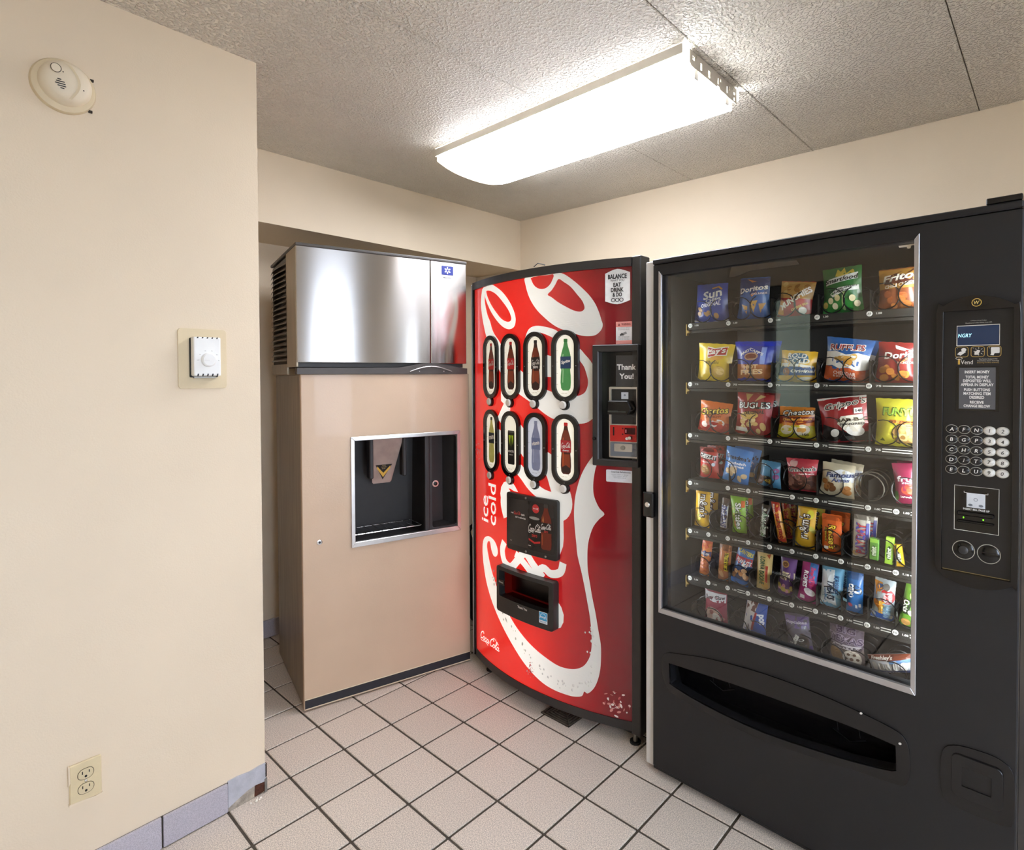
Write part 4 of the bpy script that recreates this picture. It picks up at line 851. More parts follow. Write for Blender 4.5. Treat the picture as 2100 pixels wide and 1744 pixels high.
for i, row in enumerate(KEYS):
    for j, s in enumerate(row):
        cx, cz = .840+.024*j, 1.254-.0245*i
        k = MB().lathe([(.0005, -.0088), (.0085, -.0086), (.0100, -.0072), (.0104, -.004)], cx, cz, 18, sx=1.1, sz=.90).build('key', kl if j > 2 else kd, r, smooth=True)
        e = ell(cx, cz, .0119, .0099, 18); V, F = stroke_tris(e+[e[0]], .0012); lay('key_ring', V, F, ink('b9b7ae'), k, None, .0050)
        text(s, cx, cz, None, .0085, ink('23231f' if j > 2 else 'efeee8'), k, None, .0092, bold=.01, shear=.15)
BF = MB().prism(rect(.846, .931, 1.0115, 1.1195), -.0045, -.003).build('note_acceptor', BLACKG, r)
q = [(.8465, 1.012), (.9305, 1.012), (.9305, 1.119), (.8465, 1.119), (.8465, 1.0113)]; V, F = stroke_tris(q, .0014); lay('acceptor_border', V, F, ink('c9c7be'), BF, None, .0052)
decal('note_picture', rect(.870, .9055, 1.069, 1.1035), ink('cdd2d8'), BF, None, .0052); decal('note_seal', ell(.8875, 1.0885, .0042, .0042, 12), ink('8a9098'), BF, None, .0056); decal('note_seal', ell(.8875, 1.0885, .0028, .0028, 12), ink('cdd2d8'), BF, None, .0058)
for x in (.8775, .8975): decal('note_corner', ell(x, 1.075, .0045, .003, 10), ink('6f757d'), BF, None, .0056)
for sx in (-1, 1): V, F = stroke_tris([(.8878+sx*.0175, 1.1035), (.8878+sx*.0225, 1.1035), (.8878+sx*.0225, 1.1065)], .0009); lay('note_bracket', V, F, ink('dcdad4'), BF, None, .0056)
text('INSERT BILL FACE UP', .8885, 1.0645, .050, .0045, ink('e4e3de'), BF, None, .0052, bold=.02)
MB().box(.852, .922, -.013, -.004, 1.049, 1.058).build('note_guide', BLACKG, BF, bevel=.002); MB().box(.852, .922, -.011, -.004, 1.032, 1.037).build('note_guide', BLACKG, BF, bevel=.002)
for x in (.8645, .902): decal('green_lamp', ell(x, 1.043, .0014, .0022, 8), mat('green_led', '66d21a', .4, emit=('5fd020', 1.5)), BF, None, .0054)
for x, t_ in ((.865, 0), (.913, 1)):
    c = MB().lathe([(.0005, -.007) if not t_ else (.0005, -.0065), (.010, -.007), (.0135, -.0055), (.0195, -.0045), (.0205, -.0035)], x, .9645, 28).build('coin_return' if not t_ else 'coin_slot_plate', BLACKG, r, smooth=True)
    e = ell(x, .9645, .0215, .0222, 28); V, F = stroke_tris(e+[e[0]], .0012); lay('coin_ring', V, F, ink('b8b6a8'), c, None, .0048)
    if t_: decal('coin_slot', rect(x-.013, x+.013, .9655, .9685), ink('000000'), c, None, .0072)
    else: MB().lathe([(.0005, -.010), (.008, -.0098), (.0095, -.0085), (.0095, -.006)], x, .9645, 18).build('return_button', mat('button_grey', '2c2c2e', .35, vary=(30, .05)), c, smooth=True)
# ---------------- shelves, tags, coils
TRAY = mat('shelf_black', '23221f', .42, vary=(12, .1)); RAIL = mat('price_rail_white', 'dcdad2', .35, vary=(30, .03)); BRS = mat('brass_clip', '8d7440', .4, metal=.8, vary=(40, .15))
TAGM = mat('white_tag', 'e8e7e2', .4, vary=(30, .02)); WIRE = mat('black_coil_wire', '0a0a0c', .32, vary=(30, .05)); WIREG = mat('grey_coil_wire', '6e6a60', .35, metal=.6, vary=(30, .05))
def helix(R, turns, depth, hand=1, wr=.0018):
    n = int(turns*18); return MB().tube([(R*math.cos(2*math.pi*k/18*hand+1.9), depth*k/n, R*math.sin(2*math.pi*k/18*hand+1.9)) for k in range(n+1)], wr, 4)
coilm = {}
def coil(par, x, zc, hand, R=.0355, y=.101, m=WIRE):
    k = (hand, R, m.name)
    if k not in coilm: o = helix(R, 3.2, .14, hand).build('coil', m, par, smooth=True); coilm[k] = o.data
    else: o = link('coil', coilm[k], par)
    o.location = (x, y, zc); return o
K = [.0866+.0686*k for k in range(10)]          # tag positions along a shelf
ROWS = [('A', 1.5555, 1.565), ('B', 1.354, 1.364), ('C', 1.177, 1.188), ('D', 1.012, 1.026), ('E', .845, .857), ('F', .680, .690)]
TAGS = {'A': (0, 2, 4, 6, 8), 'B': (0, 2, 4, 6, 8), 'C': (0, 2, 4, 6, 8), 'D': (0, 2, 3, 5, 6, 8, 9), 'E': range(10), 'F': range(10)}
PRICE = {'A': '1.00', 'B': '75', 'C': '75', 'D': '1.00', 'E': '1.10', 'F': '1.00'}
for nm, zt, zf in ROWS:
    b = MB(); b.box(.080, .785, .104, .60, zf-.006, zf-.003); b.box(.080, .785, .100, .106, zt-.013, zf-.001); b.box(.080, .785, .106, .118, zt-.024, zt-.016)
    sh = b.build('shelf', TRAY, r)
    for x in (.071,): c = MB().prism([(x, zt-.034), (x+.003, zt-.034), (x+.003, zt-.026), (x+.014, zt-.022), (x+.003, zt-.014), (x+.003, zt+.006), (x, zt+.006)], .098, .112).build('shelf_clip', BRS, sh)
    ks = list(TAGS[nm])
    for n_, k in enumerate(ks):
        x = K[k]
        MB().lathe([(.0005, .0982), (.0072, .0982), (.0075, .100)], x, zt, 16).build('selection_tag', TAGM, sh)
        text(nm+str((k+1) % 10), x, zt, .0085, .0060, ink('3a3a3a'), sh, None, -.0978, bold=.01)
        text(PRICE[nm], x+.024, zt, .014, .0058, ink('d9d8d2'), sh, None, -.0990, bold=.03)
        nx_ = K[ks[n_+1]] if n_+1 < len(ks) else .78
        if nm in 'BCDEF' and not (k < 2) and nx_-x > .05:
            for dz in ((.0, ) if nm in 'BE' else (-.0035, .0035)): MB().box(x+.034, nx_-.010, .0990, .1004, zt+dz-.0011, zt+dz+.0011).build('price_rail', RAIL, sh)
    if nm != 'D':
        for k in range(10): coil(sh, K[k]+.0343, zf+.037, 1 if k % 2 else -1)
    else:
        for x, R in ((.123, .036), (.205, .038), (.333, .038), (.428, .038), (.528, .040), (.632, .040), (.725, .040)): coil(sh, x, zf+.041, -1, R, m=WIREG if .6 < x < .7 else WIRE)
    for k in range(0, 10, 1 if nm in 'EF' else 2): MB().box(K[k]-.003, K[k]-.0022, .112, .45, zf, zf+.06).build('lane_divider', TRAY, sh)
b = MB(); b.box(.042, .788, .07, .6, .520, .524); b.box(.042, .788, .066, .072, .500, .526); sh = b.build('shelf', TRAY, r)
for x in (.115, .172, .255, .320, .40, .47, .545, .610, .70, .76): coil(sh, x, .566, -1, .036, y=.085)

# ================================================================ snacks on the shelves
SM = Matrix.Translation((.857, -1.122, 0)) @ Matrix.Rotation(SA, 4, 'Z')
def foil(h): return mat('foil_'+h, h, .30, spec=.6, vary=(18, .10), bump=(38, .35, .004), coat=.25)
def clearfilm(h): return mat('film_'+h, h, .22, spec=.6, vary=(25, .18), bump=(38, .4, .004), coat=.3)
class Surf:
    def __init__(s, wb, wt, h, t, kind, seed):
        s.wb, s.wt, s.h, s.t, s.kind, s.seed = wb, wt, h, t, kind, seed
        s.seal = .055 if kind != 'box' else .0
    def half(s, v):
        w = (s.wb+(s.wt-s.wb)*v)/2
        if s.kind == 'bag': w *= 1-.075*math.sin(math.pi*min(max(v, 0), 1))
        return w
    def y(s, x, z, front=True):
        v = min(max(z/s.h, 0), 1); u = min(max(x/s.half(v), -1), 1)
        if s.kind == 'box': return -s.t/2 if front else s.t/2
        vv = min(max((v-s.seal)/(1-2*s.seal), 0), 1)
        bl = math.sin(math.pi*vv)**.6
        e = (1-abs(u)**(2.4 if s.kind == 'bag' else 3.2))
        q = s.seed*1.7
        wr = .0013*bl*math.sin(31*u+5*v+q)*math.sin(9*v+q*2)+.0009*math.sin(17*v+11*u+q)*bl
        y = (s.t/2*bl*e)+.0008+wr*e
        return -y if front else y
def pack(name, label, cat, cx, zb, wb, wt, h, tilt, t, kind, base, prints, group=None, y=.135, lean=0., back=0, backlabel=None, film=False):
    s = Surf(wb, wt, h, t, kind, cx*40+zb*13); b = MB()
    nx, ny = (10, 14) if kind == 'bag' else (6, 14)
    m = foil(base) if not film else clearfilm(base)
    if kind == 'box':
        P = [(-wb/2, 0), (wb/2, 0), (wt/2, h), (-wt/2, h)]; o = MB().prism(P, -t/2, t/2).build(name, mat('card_'+base, base, .4, vary=(30, .06)), None, bevel=.0012)
    else:
        def grid(front):
            G_ = []
            for j in range(ny+1):
                v = j/ny; z = v*h; row = []
                for i in range(nx+1):
                    u = -1+2*i/nx; x = u*s.half(v); yy = s.y(x, z, front)
                    if (j == 0 or j == ny): yy = 0.; z2 = z+.0012*(i % 2)*(1 if j else -1)
                    else: z2 = z
                    if i in (0, nx): yy = 0.
                    row.append((x, yy, z2))
                G_.append(b.pts(row))
            return G_
        A, B_ = grid(True), grid(False)
        for j in range(ny):
            for i in range(nx):
                b.face((A[j][i], A[j][i+1], A[j+1][i+1], A[j+1][i])); b.face((B_[j][i+1], B_[j][i], B_[j+1][i], B_[j+1][i+1]))
        o = b.build(name, m, None, smooth=True, auto=False)
    W_ = (wb+wt)/2
    fn = lambda x, z: s.y(x, z)
    def X(u, v): return (u*s.half(min(max(v, 0), 1)), v*h)
    for k, p in enumerate(prints):
        lf = .0009+.00028*k; fi = .02 if kind != 'box' else 0.
        if p[0] == 'T':
            _, st, u, v, w, hh, col = p[:7]; rot = p[7] if len(p) > 7 else 0; shr = p[8] if len(p) > 8 else 0.; bo = p[9] if len(p) > 9 else .03
            if abs(rot) == 90: ww, h2 = w*h, hh*W_
            else: ww, h2 = w*W_, hh*h
            text(st, u*W_/2, v*h, ww, h2, ink(col), o, fn, lf+.0006, bold=bo, shear=shr, rot=rot, fine=.02)
        else:
            if p[0] == 'R': pts = [X(p[1], p[2]), X(p[3], p[2]), X(p[3], p[4]), X(p[1], p[4])]; col = p[5]
            elif p[0] == 'E': pts = ell(p[1]*W_/2, p[2]*h, p[3]*W_/2, p[4]*h, 16, math.radians(p[6]) if len(p) > 6 else 0.); col = p[5]
            else: pts = [X(u, v) for u, v in p[1]]; col = p[2]
            decal('printed_patch', pts, ink(col, .33), o, fn, lf, fi)
    M_ = SM @ Matrix.Translation((cx, y, zb)) @ Matrix.Rotation(math.radians(tilt), 4, 'Y') @ Matrix.Rotation(math.radians(-lean), 4, 'X')
    o.matrix_world = M_; tag(o, label, cat, group)
    for q in range(back):
        c = o.copy(); COL.objects.link(c); c['label'] = (backlabel or label) if q == 0 else backlabel.replace('queued behind the front one', 'third in its lane')
        c.matrix_world = SM @ Matrix.Translation((cx+.004*(q+1), y+.052*(q+1), zb+.001)) @ Matrix.Rotation(math.radians(tilt+random.uniform(-3, 3)), 4, 'Y')
        for ch in list(o.children):
            d = ch.copy(); COL.objects.link(d); d.parent = c
    return o
def chips(n, col, v0, v1, seed, ru=.17, rv=.06, col2=None):
    rn = random.Random(seed); return [('E', rn.uniform(-.75, .75), rn.uniform(v0, v1), ru*rn.uniform(.7, 1.2), rv*rn.uniform(.7, 1.2), rn.choice((col, col2 or col)), rn.uniform(0, 180)) for _ in range(n)]
G1 = 'snack packets in the glass-fronted machine'
def bag(label, *a, **k): return pack('snack_bag', label, 'snack bag', *a, group=G1, **k)
def bar(label, *a, **k): return pack('candy_packet', label, 'candy', *a, group=G1, **k)
def pastry(label, *a, **k): return pack('pastry_packet', label, 'pastry packet', *a, group=G1, **k)
# ---- top shelf
bag('blue multigrain chip bag, first on the top shelf', .146, 1.566, .135, .112, .130, 2, .046, 'bag', '35489c', [('R', -.95, .02, .95, .06, 'e8e8ee')]+chips(5, 'b58a55', .16, .36, 1)+[('T', 'Sun', .15, .72, .52, .22, 'e2e0da', 14, .1), ('T', 'CHIPS', .25, .56, .4, .09, 'd8d8d8', 10), ('T', 'ORIGINAL', .1, .45, .55, .10, 'e8e8f2', 8, .2), ('P', [(.1, .88), (.5, .93), (.75, .85), (.7, .82), (.48, .89), (.15, .85)], 'd79a3c')])
bag('blue cool-ranch tortilla chip bag on the top shelf', .292, 1.566, .112, .098, .134, 3, .046, 'bag', '2f5fa6', [('R', -1, .58, 1, .98, '2a3a6c'), ('P', [(-.7, .36), (-.25, .30), (-.35, .12)], 'c79a4a'), ('P', [(-.1, .42), (.4, .44), (.1, .15)], 'd0a556'), ('P', [(.45, .36), (.85, .38), (.5, .14)], 'c2934a'), ('P', [(-.5, .97), (.2, .90), (-.1, .88)], 'd9822f'), ('P', [(-.1, .6), (.05, .52), (.35, .66), (.05, .56)], 'e08a35'), ('T', 'Doritos', .0, .72, .86, .13, 'efe9dc', 8, .1), ('T', 'COOL RANCH', .42, .6, .4, .05, 'f0d9d0', 6)])
bag('red and tan snack mix bag on the top shelf', .419, 1.563, .102, .104, .110, 8, .044, 'bag', 'b72a26', [('R', -1, .52, 1, .99, 'c79a55')]+chips(9, 'a8743a', .62, .95, 3, .16, .07, 'dcb873')+[('P', [(-.95, .05), (-.6, .05), (-.6, .4), (-.9, .5)], 'd9902e'), ('T', 'MUNCHIES', .05, .52, 1.0, .17, 'f2e9dc', 38, .1, .04), ('T', 'CHEESE FIX', .35, .3, .5, .06, 'f0cf7a', 30), ('E', .55, .2, .22, .1, 'f2efea', 60)])
bag('green popcorn bag with white name band on the top shelf', .559, 1.565, .112, .106, .134, -2, .048, 'bag', '2f6d31', [('R', -1, .02, 1, .30, '2f8a35'), ('P', [(-.3, .72), (-.2, .97), (.0, .90), (.15, .99), (.3, .85), (.6, .95), (.75, .78), (.3, .75)], 'd8bd3a'), ('P', [(-.8, .62), (.85, .72), (.85, .86), (-.8, .74)], 'e9e9e4'), ('P', [(-.55, .42), (-.1, .55), (.9, .58), (.9, .48), (.2, .46), (-.4, .35)], 'e9e9e4'), ('P', [(.1, .45), (.25, .45), (.15, .05), (0., .05)], 'b7cf8a'), ('T', 'Smartfood', .02, .735, .82, .10, '26231f', 7, .25), ('T', 'SPICY JALAPENO', .1, .52, .68, .045, '2b2b26', 9), ('T', 'RANCH', .05, .465, .35, .045, '2b2b26', 8)]+[('E', u, v, .14, .07, c) for u, v, c in ((-.5, .28, 'e5dcb0'), (-.15, .33, 'd9cd97'), (-.3, .16, 'efe7c4'), (.55, .30, 'e0d6a6'), (.75, .18, 'e8dfb8'), (-.8, .2, 'c9b964'))])
bag('brown corn chip bag beside the alloy trim on the top shelf', .702, 1.560, .110, .104, .118, 0, .046, 'bag', '8a4a26', [('R', -1, .52, 1, .98, 'b9883a'), ('P', [(-.75, .78), (.3, .96), (1, .98), (1, .66), (-.1, .62), (-.7, .62)], '5c2a17')]+chips(9, 'a95a2a', .06, .44, 5, .2, .08, 'c27a3c')+[('T', 'Fritos', .08, .79, .84, .17, 'e9e2d4', 9, .25), ('T', 'CHILI CHEESE', .1, .60, .72, .08, 'eee3d0', 8, .15)])
# ---- second shelf
bag('yellow potato chip bag with red banner on the second shelf', .156, 1.366, .123, .132, .126, 5, .046, 'bag', 'e3c22c', [('P', [(-.45, .92), (.0, .88), (.7, .96), (.72, .70), (.2, .68), (-.3, .60)], 'f2e9da'), ('P', [(-.40, .89), (.0, .85), (.66, .92), (.67, .72), (.2, .70), (-.28, .63)], 'b3241f'), ('E', .2, .62, .38, .06, 'dfa63a', 8), ('T', "Lay's", .13, .785, .50, .20, 'f4efe6', 10, .15), ('T', 'Classic', .0, .5, .38, .08, '8a7a1c', 3, .15), ('E', .35, .26, .32, .15, 'd9b45a', 30), ('E', .42, .27, .22, .10, 'eccf86', 30)])
bag('blue and brown hot fries bag on the second shelf', .294, 1.366, .108, .134, .128, 2, .044, 'bag', '2c3fae', [('R', -1, .88, 1, .98, '2438c8'), ('R', -1, .05, 1, .42, 'b06a34'), ('R', .45, .43, .7, .85, '8fa4e6'), ('E', -.05, .62, .38, .10, 'c9a184', 5), ('E', -.05, .62, .30, .07, '7a3a22', 5), ('T', 'ANDY', -.35, .74, .34, .07, 'f0efe9', 28), ('T', "CAPP'S", .22, .74, .38, .07, 'f0efe9', -24), ('T', 'HOT', -.05, .36, .40, .11, 'f0cfa0', 4, .1, .05), ('T', 'FRIES', -.05, .23, .62, .13, 'f0cfa0', 4, .1, .05)], back=1, backlabel='blue hot fries bag queued behind the front one')
bag('yellow and navy pretzel bag on the second shelf', .429, 1.363, .118, .108, .096, 5, .044, 'bag', 'e9b92a', [('P', [(-1, .48), (.95, .52), (.95, .26), (-1, .18)], '1c3f80'), ('P', [(-.95, .58), (-.2, .62), (.9, .55), (.9, .50), (-.3, .5), (-.95, .44)], 'efeee6'), ('E', .05, .77, .52, .19, '2f5f86'), ('T', 'ROLD', -.02, .85, .5, .15, 'efece2', 0), ('T', 'GOLD', .05, .69, .6, .16, 'efece2', 0), ('T', 'Original', .35, .36, .6, .13, 'efece2', 4, .25), ('E', -.5, .32, .2, .13, '8a4a1c'), ('E', -.5, .32, .12, .07, '1c3f80'), ('E', .45, .14, .4, .05, 'f4ead0', 10)])
bag('blue, white and orange cheddar chip bag on the second shelf', .560, 1.363, .108, .130, .128, 9, .048, 'bag', '2c62a8', [('R', -1, .02, 1, .34, 'c8592a'), ('P', [(-1, .34), (-.6, .37), (-.2, .31), (.2, .36), (.6, .30), (1, .34), (1, .66), (.5, .70), (0, .64), (-.5, .7), (-1, .66)], 'eceae6'), ('E', -.1, .55, .42, .06, 'd0a050', 8), ('E', .15, .47, .22, .09, 'c08a35', 70), ('E', .35, .6, .18, .07, 'd9b060', 60), ('T', 'RUFFLES', -.02, .80, .80, .155, 'f0e9e0', 4, 0, .06), ('T', 'RUFFLES', -.02, .80, .76, .125, '9c2222', 4, 0, .02), ('T', 'CHEDDAR', .05, .21, .5, .08, 'f2ded2', 0), ('T', '& SOUR CREAM', .05, .135, .5, .05, 'f2ded2', 0)], back=1, backlabel='blue and white cheddar chip bag queued behind the front one')
bag('dark red nacho tortilla chip bag on the second shelf', .694, 1.362, .106, .106, .112, 5, .046, 'bag', '8f2c28', [('P', [(-.3, .95), (.2, .88), (.6, .82), (.95, .90), (.5, .78), (-.1, .84)], 'efe9e2'), ('T', 'Doritos', .25, .70, .86, .17, 'efece6', 6, .1), ('P', [(.05, .62), (.25, .5), (.7, .72), (.28, .55)], 'd98a3a'), ('T', 'NACHO CHEESE', .5, .52, .45, .06, 'f0dfd2', 4)]+chips(7, 'b9762f', .1, .36, 8, .2, .09, 'd29a48'))
# ---- third shelf
bag('orange cheese puff bag with black name on the third shelf', .156, 1.190, .118, .118, .104, 6, .044, 'bag', 'd9702a', [('R', -1, .02, 1, .36, 'b8322a'), ('E', .3, .32, .40, .14, 'ece3de', 12), ('E', .35, .2, .3, .1, 'd2483a', 30), ('E', -.5, .24, .2, .1, 'f0dccf'), ('T', 'Cheetos', .0, .72, .86, .25, '1d1712', 10, .15, .08), ('T', 'Cheetos', .0, .72, .82, .21, 'f3d24a', 10, .15, .02), ('T', 'CRUNCHY', .05, .53, .5, .07, '7a2f12', 8)])
bag('red corn horn snack bag on the third shelf', .290, 1.190, .120, .122, .136, 5, .048, 'bag', 'a3262b', chips(12, 'd6b070', .08, .42, 11, .19, .07, 'e6cf98')+[('P', [(-.5, .98), (-.3, .80), (-.1, .98)], 'c9a060'), ('P', [(.3, .98), (.1, .82), (.6, .95)], 'd0ad70'), ('E', -.1, .48, .5, .09, 'd9b25e', 6), ('T', 'BUGLES', .08, .725, .84, .17, '1d1a18', 5, 0, .07), ('T', 'BUGLES', .08, .725, .80, .14, 'f0efec', 5, 0, .01), ('T', 'ORIGINAL', .15, .56, .52, .08, '1d1a18', 10, .15), ('R', -.9, .07, -.2, .17, 'e6e2dc')], back=1, backlabel='red corn horn snack bag queued behind the front one')
bag('yellow and orange cheddar crunch bag on the third shelf', .429, 1.188, .118, .106, .098, 1, .044, 'bag', 'd8842a', [('R', -1, .02, 1, .44, 'c9c02c'), ('P', [(-1, .44), (-.4, .52), (.2, .46), (1, .56), (1, .72), (-1, .70)], '8a2f14'), ('E', -.45, .28, .36, .15, 'ece2c8', 20), ('E', .35, .3, .42, .17, 'efe6cf', 15), ('E', .35, .3, .25, .09, 'd09a4a', 15), ('T', 'Cheetos', .12, .84, .84, .2, '1d1712', 6, .15, .08), ('T', 'Cheetos', .12, .84, .80, .165, 'f2efe4', 6, .15, .02), ('T', 'Cheddar Jalapeno', .1, .62, .75, .1, 'e9a83a', 4, .2), ('T', '150', .55, .16, .16, .08, '3a3a1c', 0)])
bag('dark red barbecue chip bag with black script on the third shelf', .571, 1.189, .134, .134, .132, -7, .050, 'bag', 'a61f26', [('R', -1, .955, 1, 1.0, 'd8d4d0'), ('P', [(-1, .02), (1, .02), (1, .22), (.2, .20), (-.3, .32), (-.9, .42)], '1c1a1b'), ('P', [(-.2, .42), (.0, .58), (.85, .60), (.9, .40), (.6, .22), (.1, .25)], 'e6dfcf'), ('E', .45, .25, .34, .12, 'ece9e4', -10), ('T', "Grippo's", .15, .83, .86, .20, 'ece4dc', 8, .25, .06), ('T', "Grippo's", .15, .83, .82, .17, '131212', 8, .25, .0), ('T', 'BAR-B-Q', .42, .49, .60, .09, '4a3a22', 0), ('T', 'FLAVORED', .38, .40, .45, .05, '2a241c', 0), ('R', .55, .62, .85, .74, 'e9e6e2'), ('T', '140', .7, .68, .12, .06, '1a1a1a'), ('E', -.35, .22, .2, .08, 'd9d6d2', 40), ('R', .05, .05, .38, .14, '5a5a58')])
bag('yellow onion ring snack bag with green name on the third shelf', .698, 1.188, .110, .112, .130, 1, .048, 'bag', 'd6cf3c', [('E', .42, .26, .62, .25, '2c2a1c'), ('E', .42, .26, .58, .23, 'b08a4a')]+[('E', u, v, .2, .09, c, 30) for u, v, c in ((.2, .36, 'c9a767'), (.6, .36, 'a67c3c'), (.3, .2, 'd2b478'), (.7, .18, 'c09a58'))]+[('E', .3, .2, .1, .045, '9a7236', 30), ('T', 'FUNYUNS', .40, .735, 1.02, .19, '3a5a20', 0, 0, .05), ('T', 'FUNYUNS', .40, .735, .98, .155, '9fc24a', 0), ('P', [(-.3, .57), (1, .56), (1, .48), (-.3, .50)], 'd9822f'), ('T', 'Onion Flavored Rings', .45, .53, .75, .05, '5a2a10'), ('P', [(-.75, .1), (-.62, .17), (-.5, .1)], '5a5a20')])
# ---- fourth shelf
bag('narrow red cheese cracker bag on the fourth shelf', .141, 1.032, .074, .068, .104, -1, .034, 'bag', 'c4362c', [('R', -1, .86, 1, 1., '6a2420'), ('P', [(-.9, .86), (.85, .74), (.85, .58), (-.9, .70)], '2a1a18'), ('T', 'CHEEZ-IT', 0, .72, .84, .14, 'f2efe9', -10, 0, .04), ('E', -.25, .28, .5, .18, '9a6a34', 20), ('E', -.2, .3, .32, .12, 'b98a4a', 20), ('E', .6, .46, .14, .06, 'dfe6f2'), ('T', 'ORIGINAL', -.1, .54, .5, .05, 'f2e4dc', -8)], back=1, backlabel='narrow red cheese cracker bag queued behind the front one')
bag('sky blue sandwich cookie bag on the fourth shelf', .232, 1.028, .092, .094, .114, 9, .038, 'bag', '3f86d2', chips(9, 'd9bd92', .12, .42, 21, .24, .08, 'e6d0aa')+[('T', "Grandma's", .05, .76, .86, .12, '26211d', 0, .1), ('T', 'Sandwich', .05, .60, .66, .085, 'f2f4f6', 2), ('T', 'Cremes', .05, .515, .56, .085, 'f2f4f6', 2)], back=1, backlabel='sky blue sandwich cookie bag queued behind the front one')
bag('small teal cookie packet with yellow oval on the fourth shelf', .345, 1.028, .078, .060, .082, 5, .032, 'bag', '4a86ac', [('P', [(-1, .05), (-.2, .05), (.1, .4), (-.9, .45)], '6a4a40'), ('E', .0, .28, .36, .2, '2a2416', 50), ('E', .0, .28, .30, .16, 'c9a83a', 50), ('T', 'LENNY', .0, .28, .42, .11, '201a10', 60), ('E', .62, .68, .24, .10, '7a2f6a', 10), ('E', .66, .45, .24, .10, '8a3a78', 10), ('T', '6', -.4, .86, .1, .1, 'e9f0f4')])
bag('pink and red fudge brownie cookie bag on the fourth shelf', .448, 1.029, .082, .096, .098, -1, .038, 'bag', 'c23a4a', [('R', -1, .03, 1, .52, '6b4238'), ('E', -.5, .86, .28, .12, 'e4b8b4')]+chips(12, '4f2c24', .08, .48, 25, .22, .09, '8a5a4a')+[('T', "Grandma's", .05, .70, .92, .15, 'f2ece6', 6, .1, .06), ('T', "Grandma's", .05, .70, .88, .13, '1f1614', 6, .1, .02), ('T', 'Fudge Brownie', .4, .56, .45, .07, 'f4dcd8', 2)])
bag('cream chocolate chip cookie bag on the fourth shelf', .544, 1.025, .098, .090, .098, 4, .038, 'bag', 'd8cdb0', [('P', [(-.6, .72), (.2, .86), (.98, .80), (.98, .50), (.2, .48), (-.4, .52)], 'e9ecf2')]+chips(13, '7a4a22', .18, .46, 28, .22, .08, 'a06a34')+[('T', 'Famous', .2, .70, .80, .15, '26356a', 6, .2), ('T', 'Amos', .25, .55, .5, .12, '26356a', 6, .2)], back=1, backlabel='cream chocolate chip cookie bag queued behind the front one')
bag('magenta fruit snack bag beside the alloy trim on the fourth shelf', .727, 1.032, .060, .066, .110, -5, .034, 'bag', '9c2a50', [('T', 'fruit', .2, .63, .85, .14, 'f4eef0', 0), ('T', 'SNACKS', .2, .53, .5, .05, 'f4dfe6'), ('E', .2, .36, .6, .14, 'c8503c', 10), ('E', .35, .34, .35, .1, 'd86a48', 10), ('T', 'Strawberry', .2, .17, .75, .08, 'f4eef0'), ('E', -.8, .2, .15, .12, '4a7a34')], back=1, backlabel='magenta fruit snack bag queued behind the front one')
# ---- fifth shelf: candy
bar('yellow peanut candy bag, first on the candy shelf', .114, .858, .060, .054, .134, 2, .024, 'bag', 'e6b52c', [('R', -1, .86, 1, .95, 'd9a626'), ('T', "m&m's", .28, .56, .62, .52, '3a2216', -90, 0, .08), ('T', "m&m's", .28, .56, .58, .44, 'ece8e0', -90, 0, .01), ('E', -.35, .24, .30, .09, 'd6cc3a')], back=1, backlabel='yellow peanut candy bag queued behind the front one')
bar('slim brown chocolate bar with blue lettering on the candy shelf', .192, .860, .024, .025, .110, 5, .020, 'bar', '3a2620', [('R', -.95, .08, .95, .80, 'e2e2ea'), ('T', 'SNICKERS', .0, .44, .68, .80, '2a3a8c', 90, .2, .03)])
bar('lime green sour candy bag on the candy shelf', .249, .862, .051, .053, .122, -3, .022, 'bag', '86b82e', [('E', -.4, .55, .2, .14, 'c98a4a', 20), ('E', -.3, .25, .24, .1, 'd29a5a', 10), ('R', .5, .70, .95, .88, 'd96a2c'), ('T', 'Skittles', .12, .46, .74, .42, '3a4a1c', -90, 0, .08), ('T', 'Skittles', .12, .46, .72, .36, 'f0f2ee', -90, 0, .02)], back=1, backlabel='lime green sour candy bag queued behind the front one')
bar('slim brown nougat bar with green and white name on the candy shelf', .329, .860, .026, .027, .108, 4, .020, 'bar', '33251e', [('T', 'MilkyWay', .0, .42, .78, .95, 'e9ece4', 90, .15, .08), ('T', 'MilkyWay', .0, .42, .75, .78, '4a7a4a', 90, .15, .01), ('E', 0, .86, .4, .04, 'd9d6c8')])
bar('long orange and red fruit chew stick on the candy shelf', .389, .857, .026, .025, .134, -11, .018, 'bar', 'dd9a2a', [('R', -1, .72, 1, .98, 'b3301e'), ('R', -1, .02, 1, .12, 'b3301e'), ('T', 'Starburst', .0, .40, .58, .62, 'a8281c', 90, 0, .04), ('T', 'Original', -.3, .80, .22, .3, 'f0dcc8', 90)], back=2, backlabel='orange and red fruit chew stick queued behind the front one')
bar('yellow peanut candy bag beside the orange cup packet', .452, .856, .064, .054, .136, 5, .026, 'bag', 'ddae2c', [('T', "m&m's", -.05, .50, .58, .56, '3a2216', 90, 0, .08), ('T', "m&m's", -.05, .50, .55, .46, 'ece8e0', 90, 0, .01), ('E', .45, .78, .34, .10, 'd6cc3a'), ('E', .7, .45, .2, .1, 'c9c04a', 40), ('R', -1, .9, 1, .96, 'c89a22')], back=1, backlabel='yellow peanut candy bag queued behind its front one')
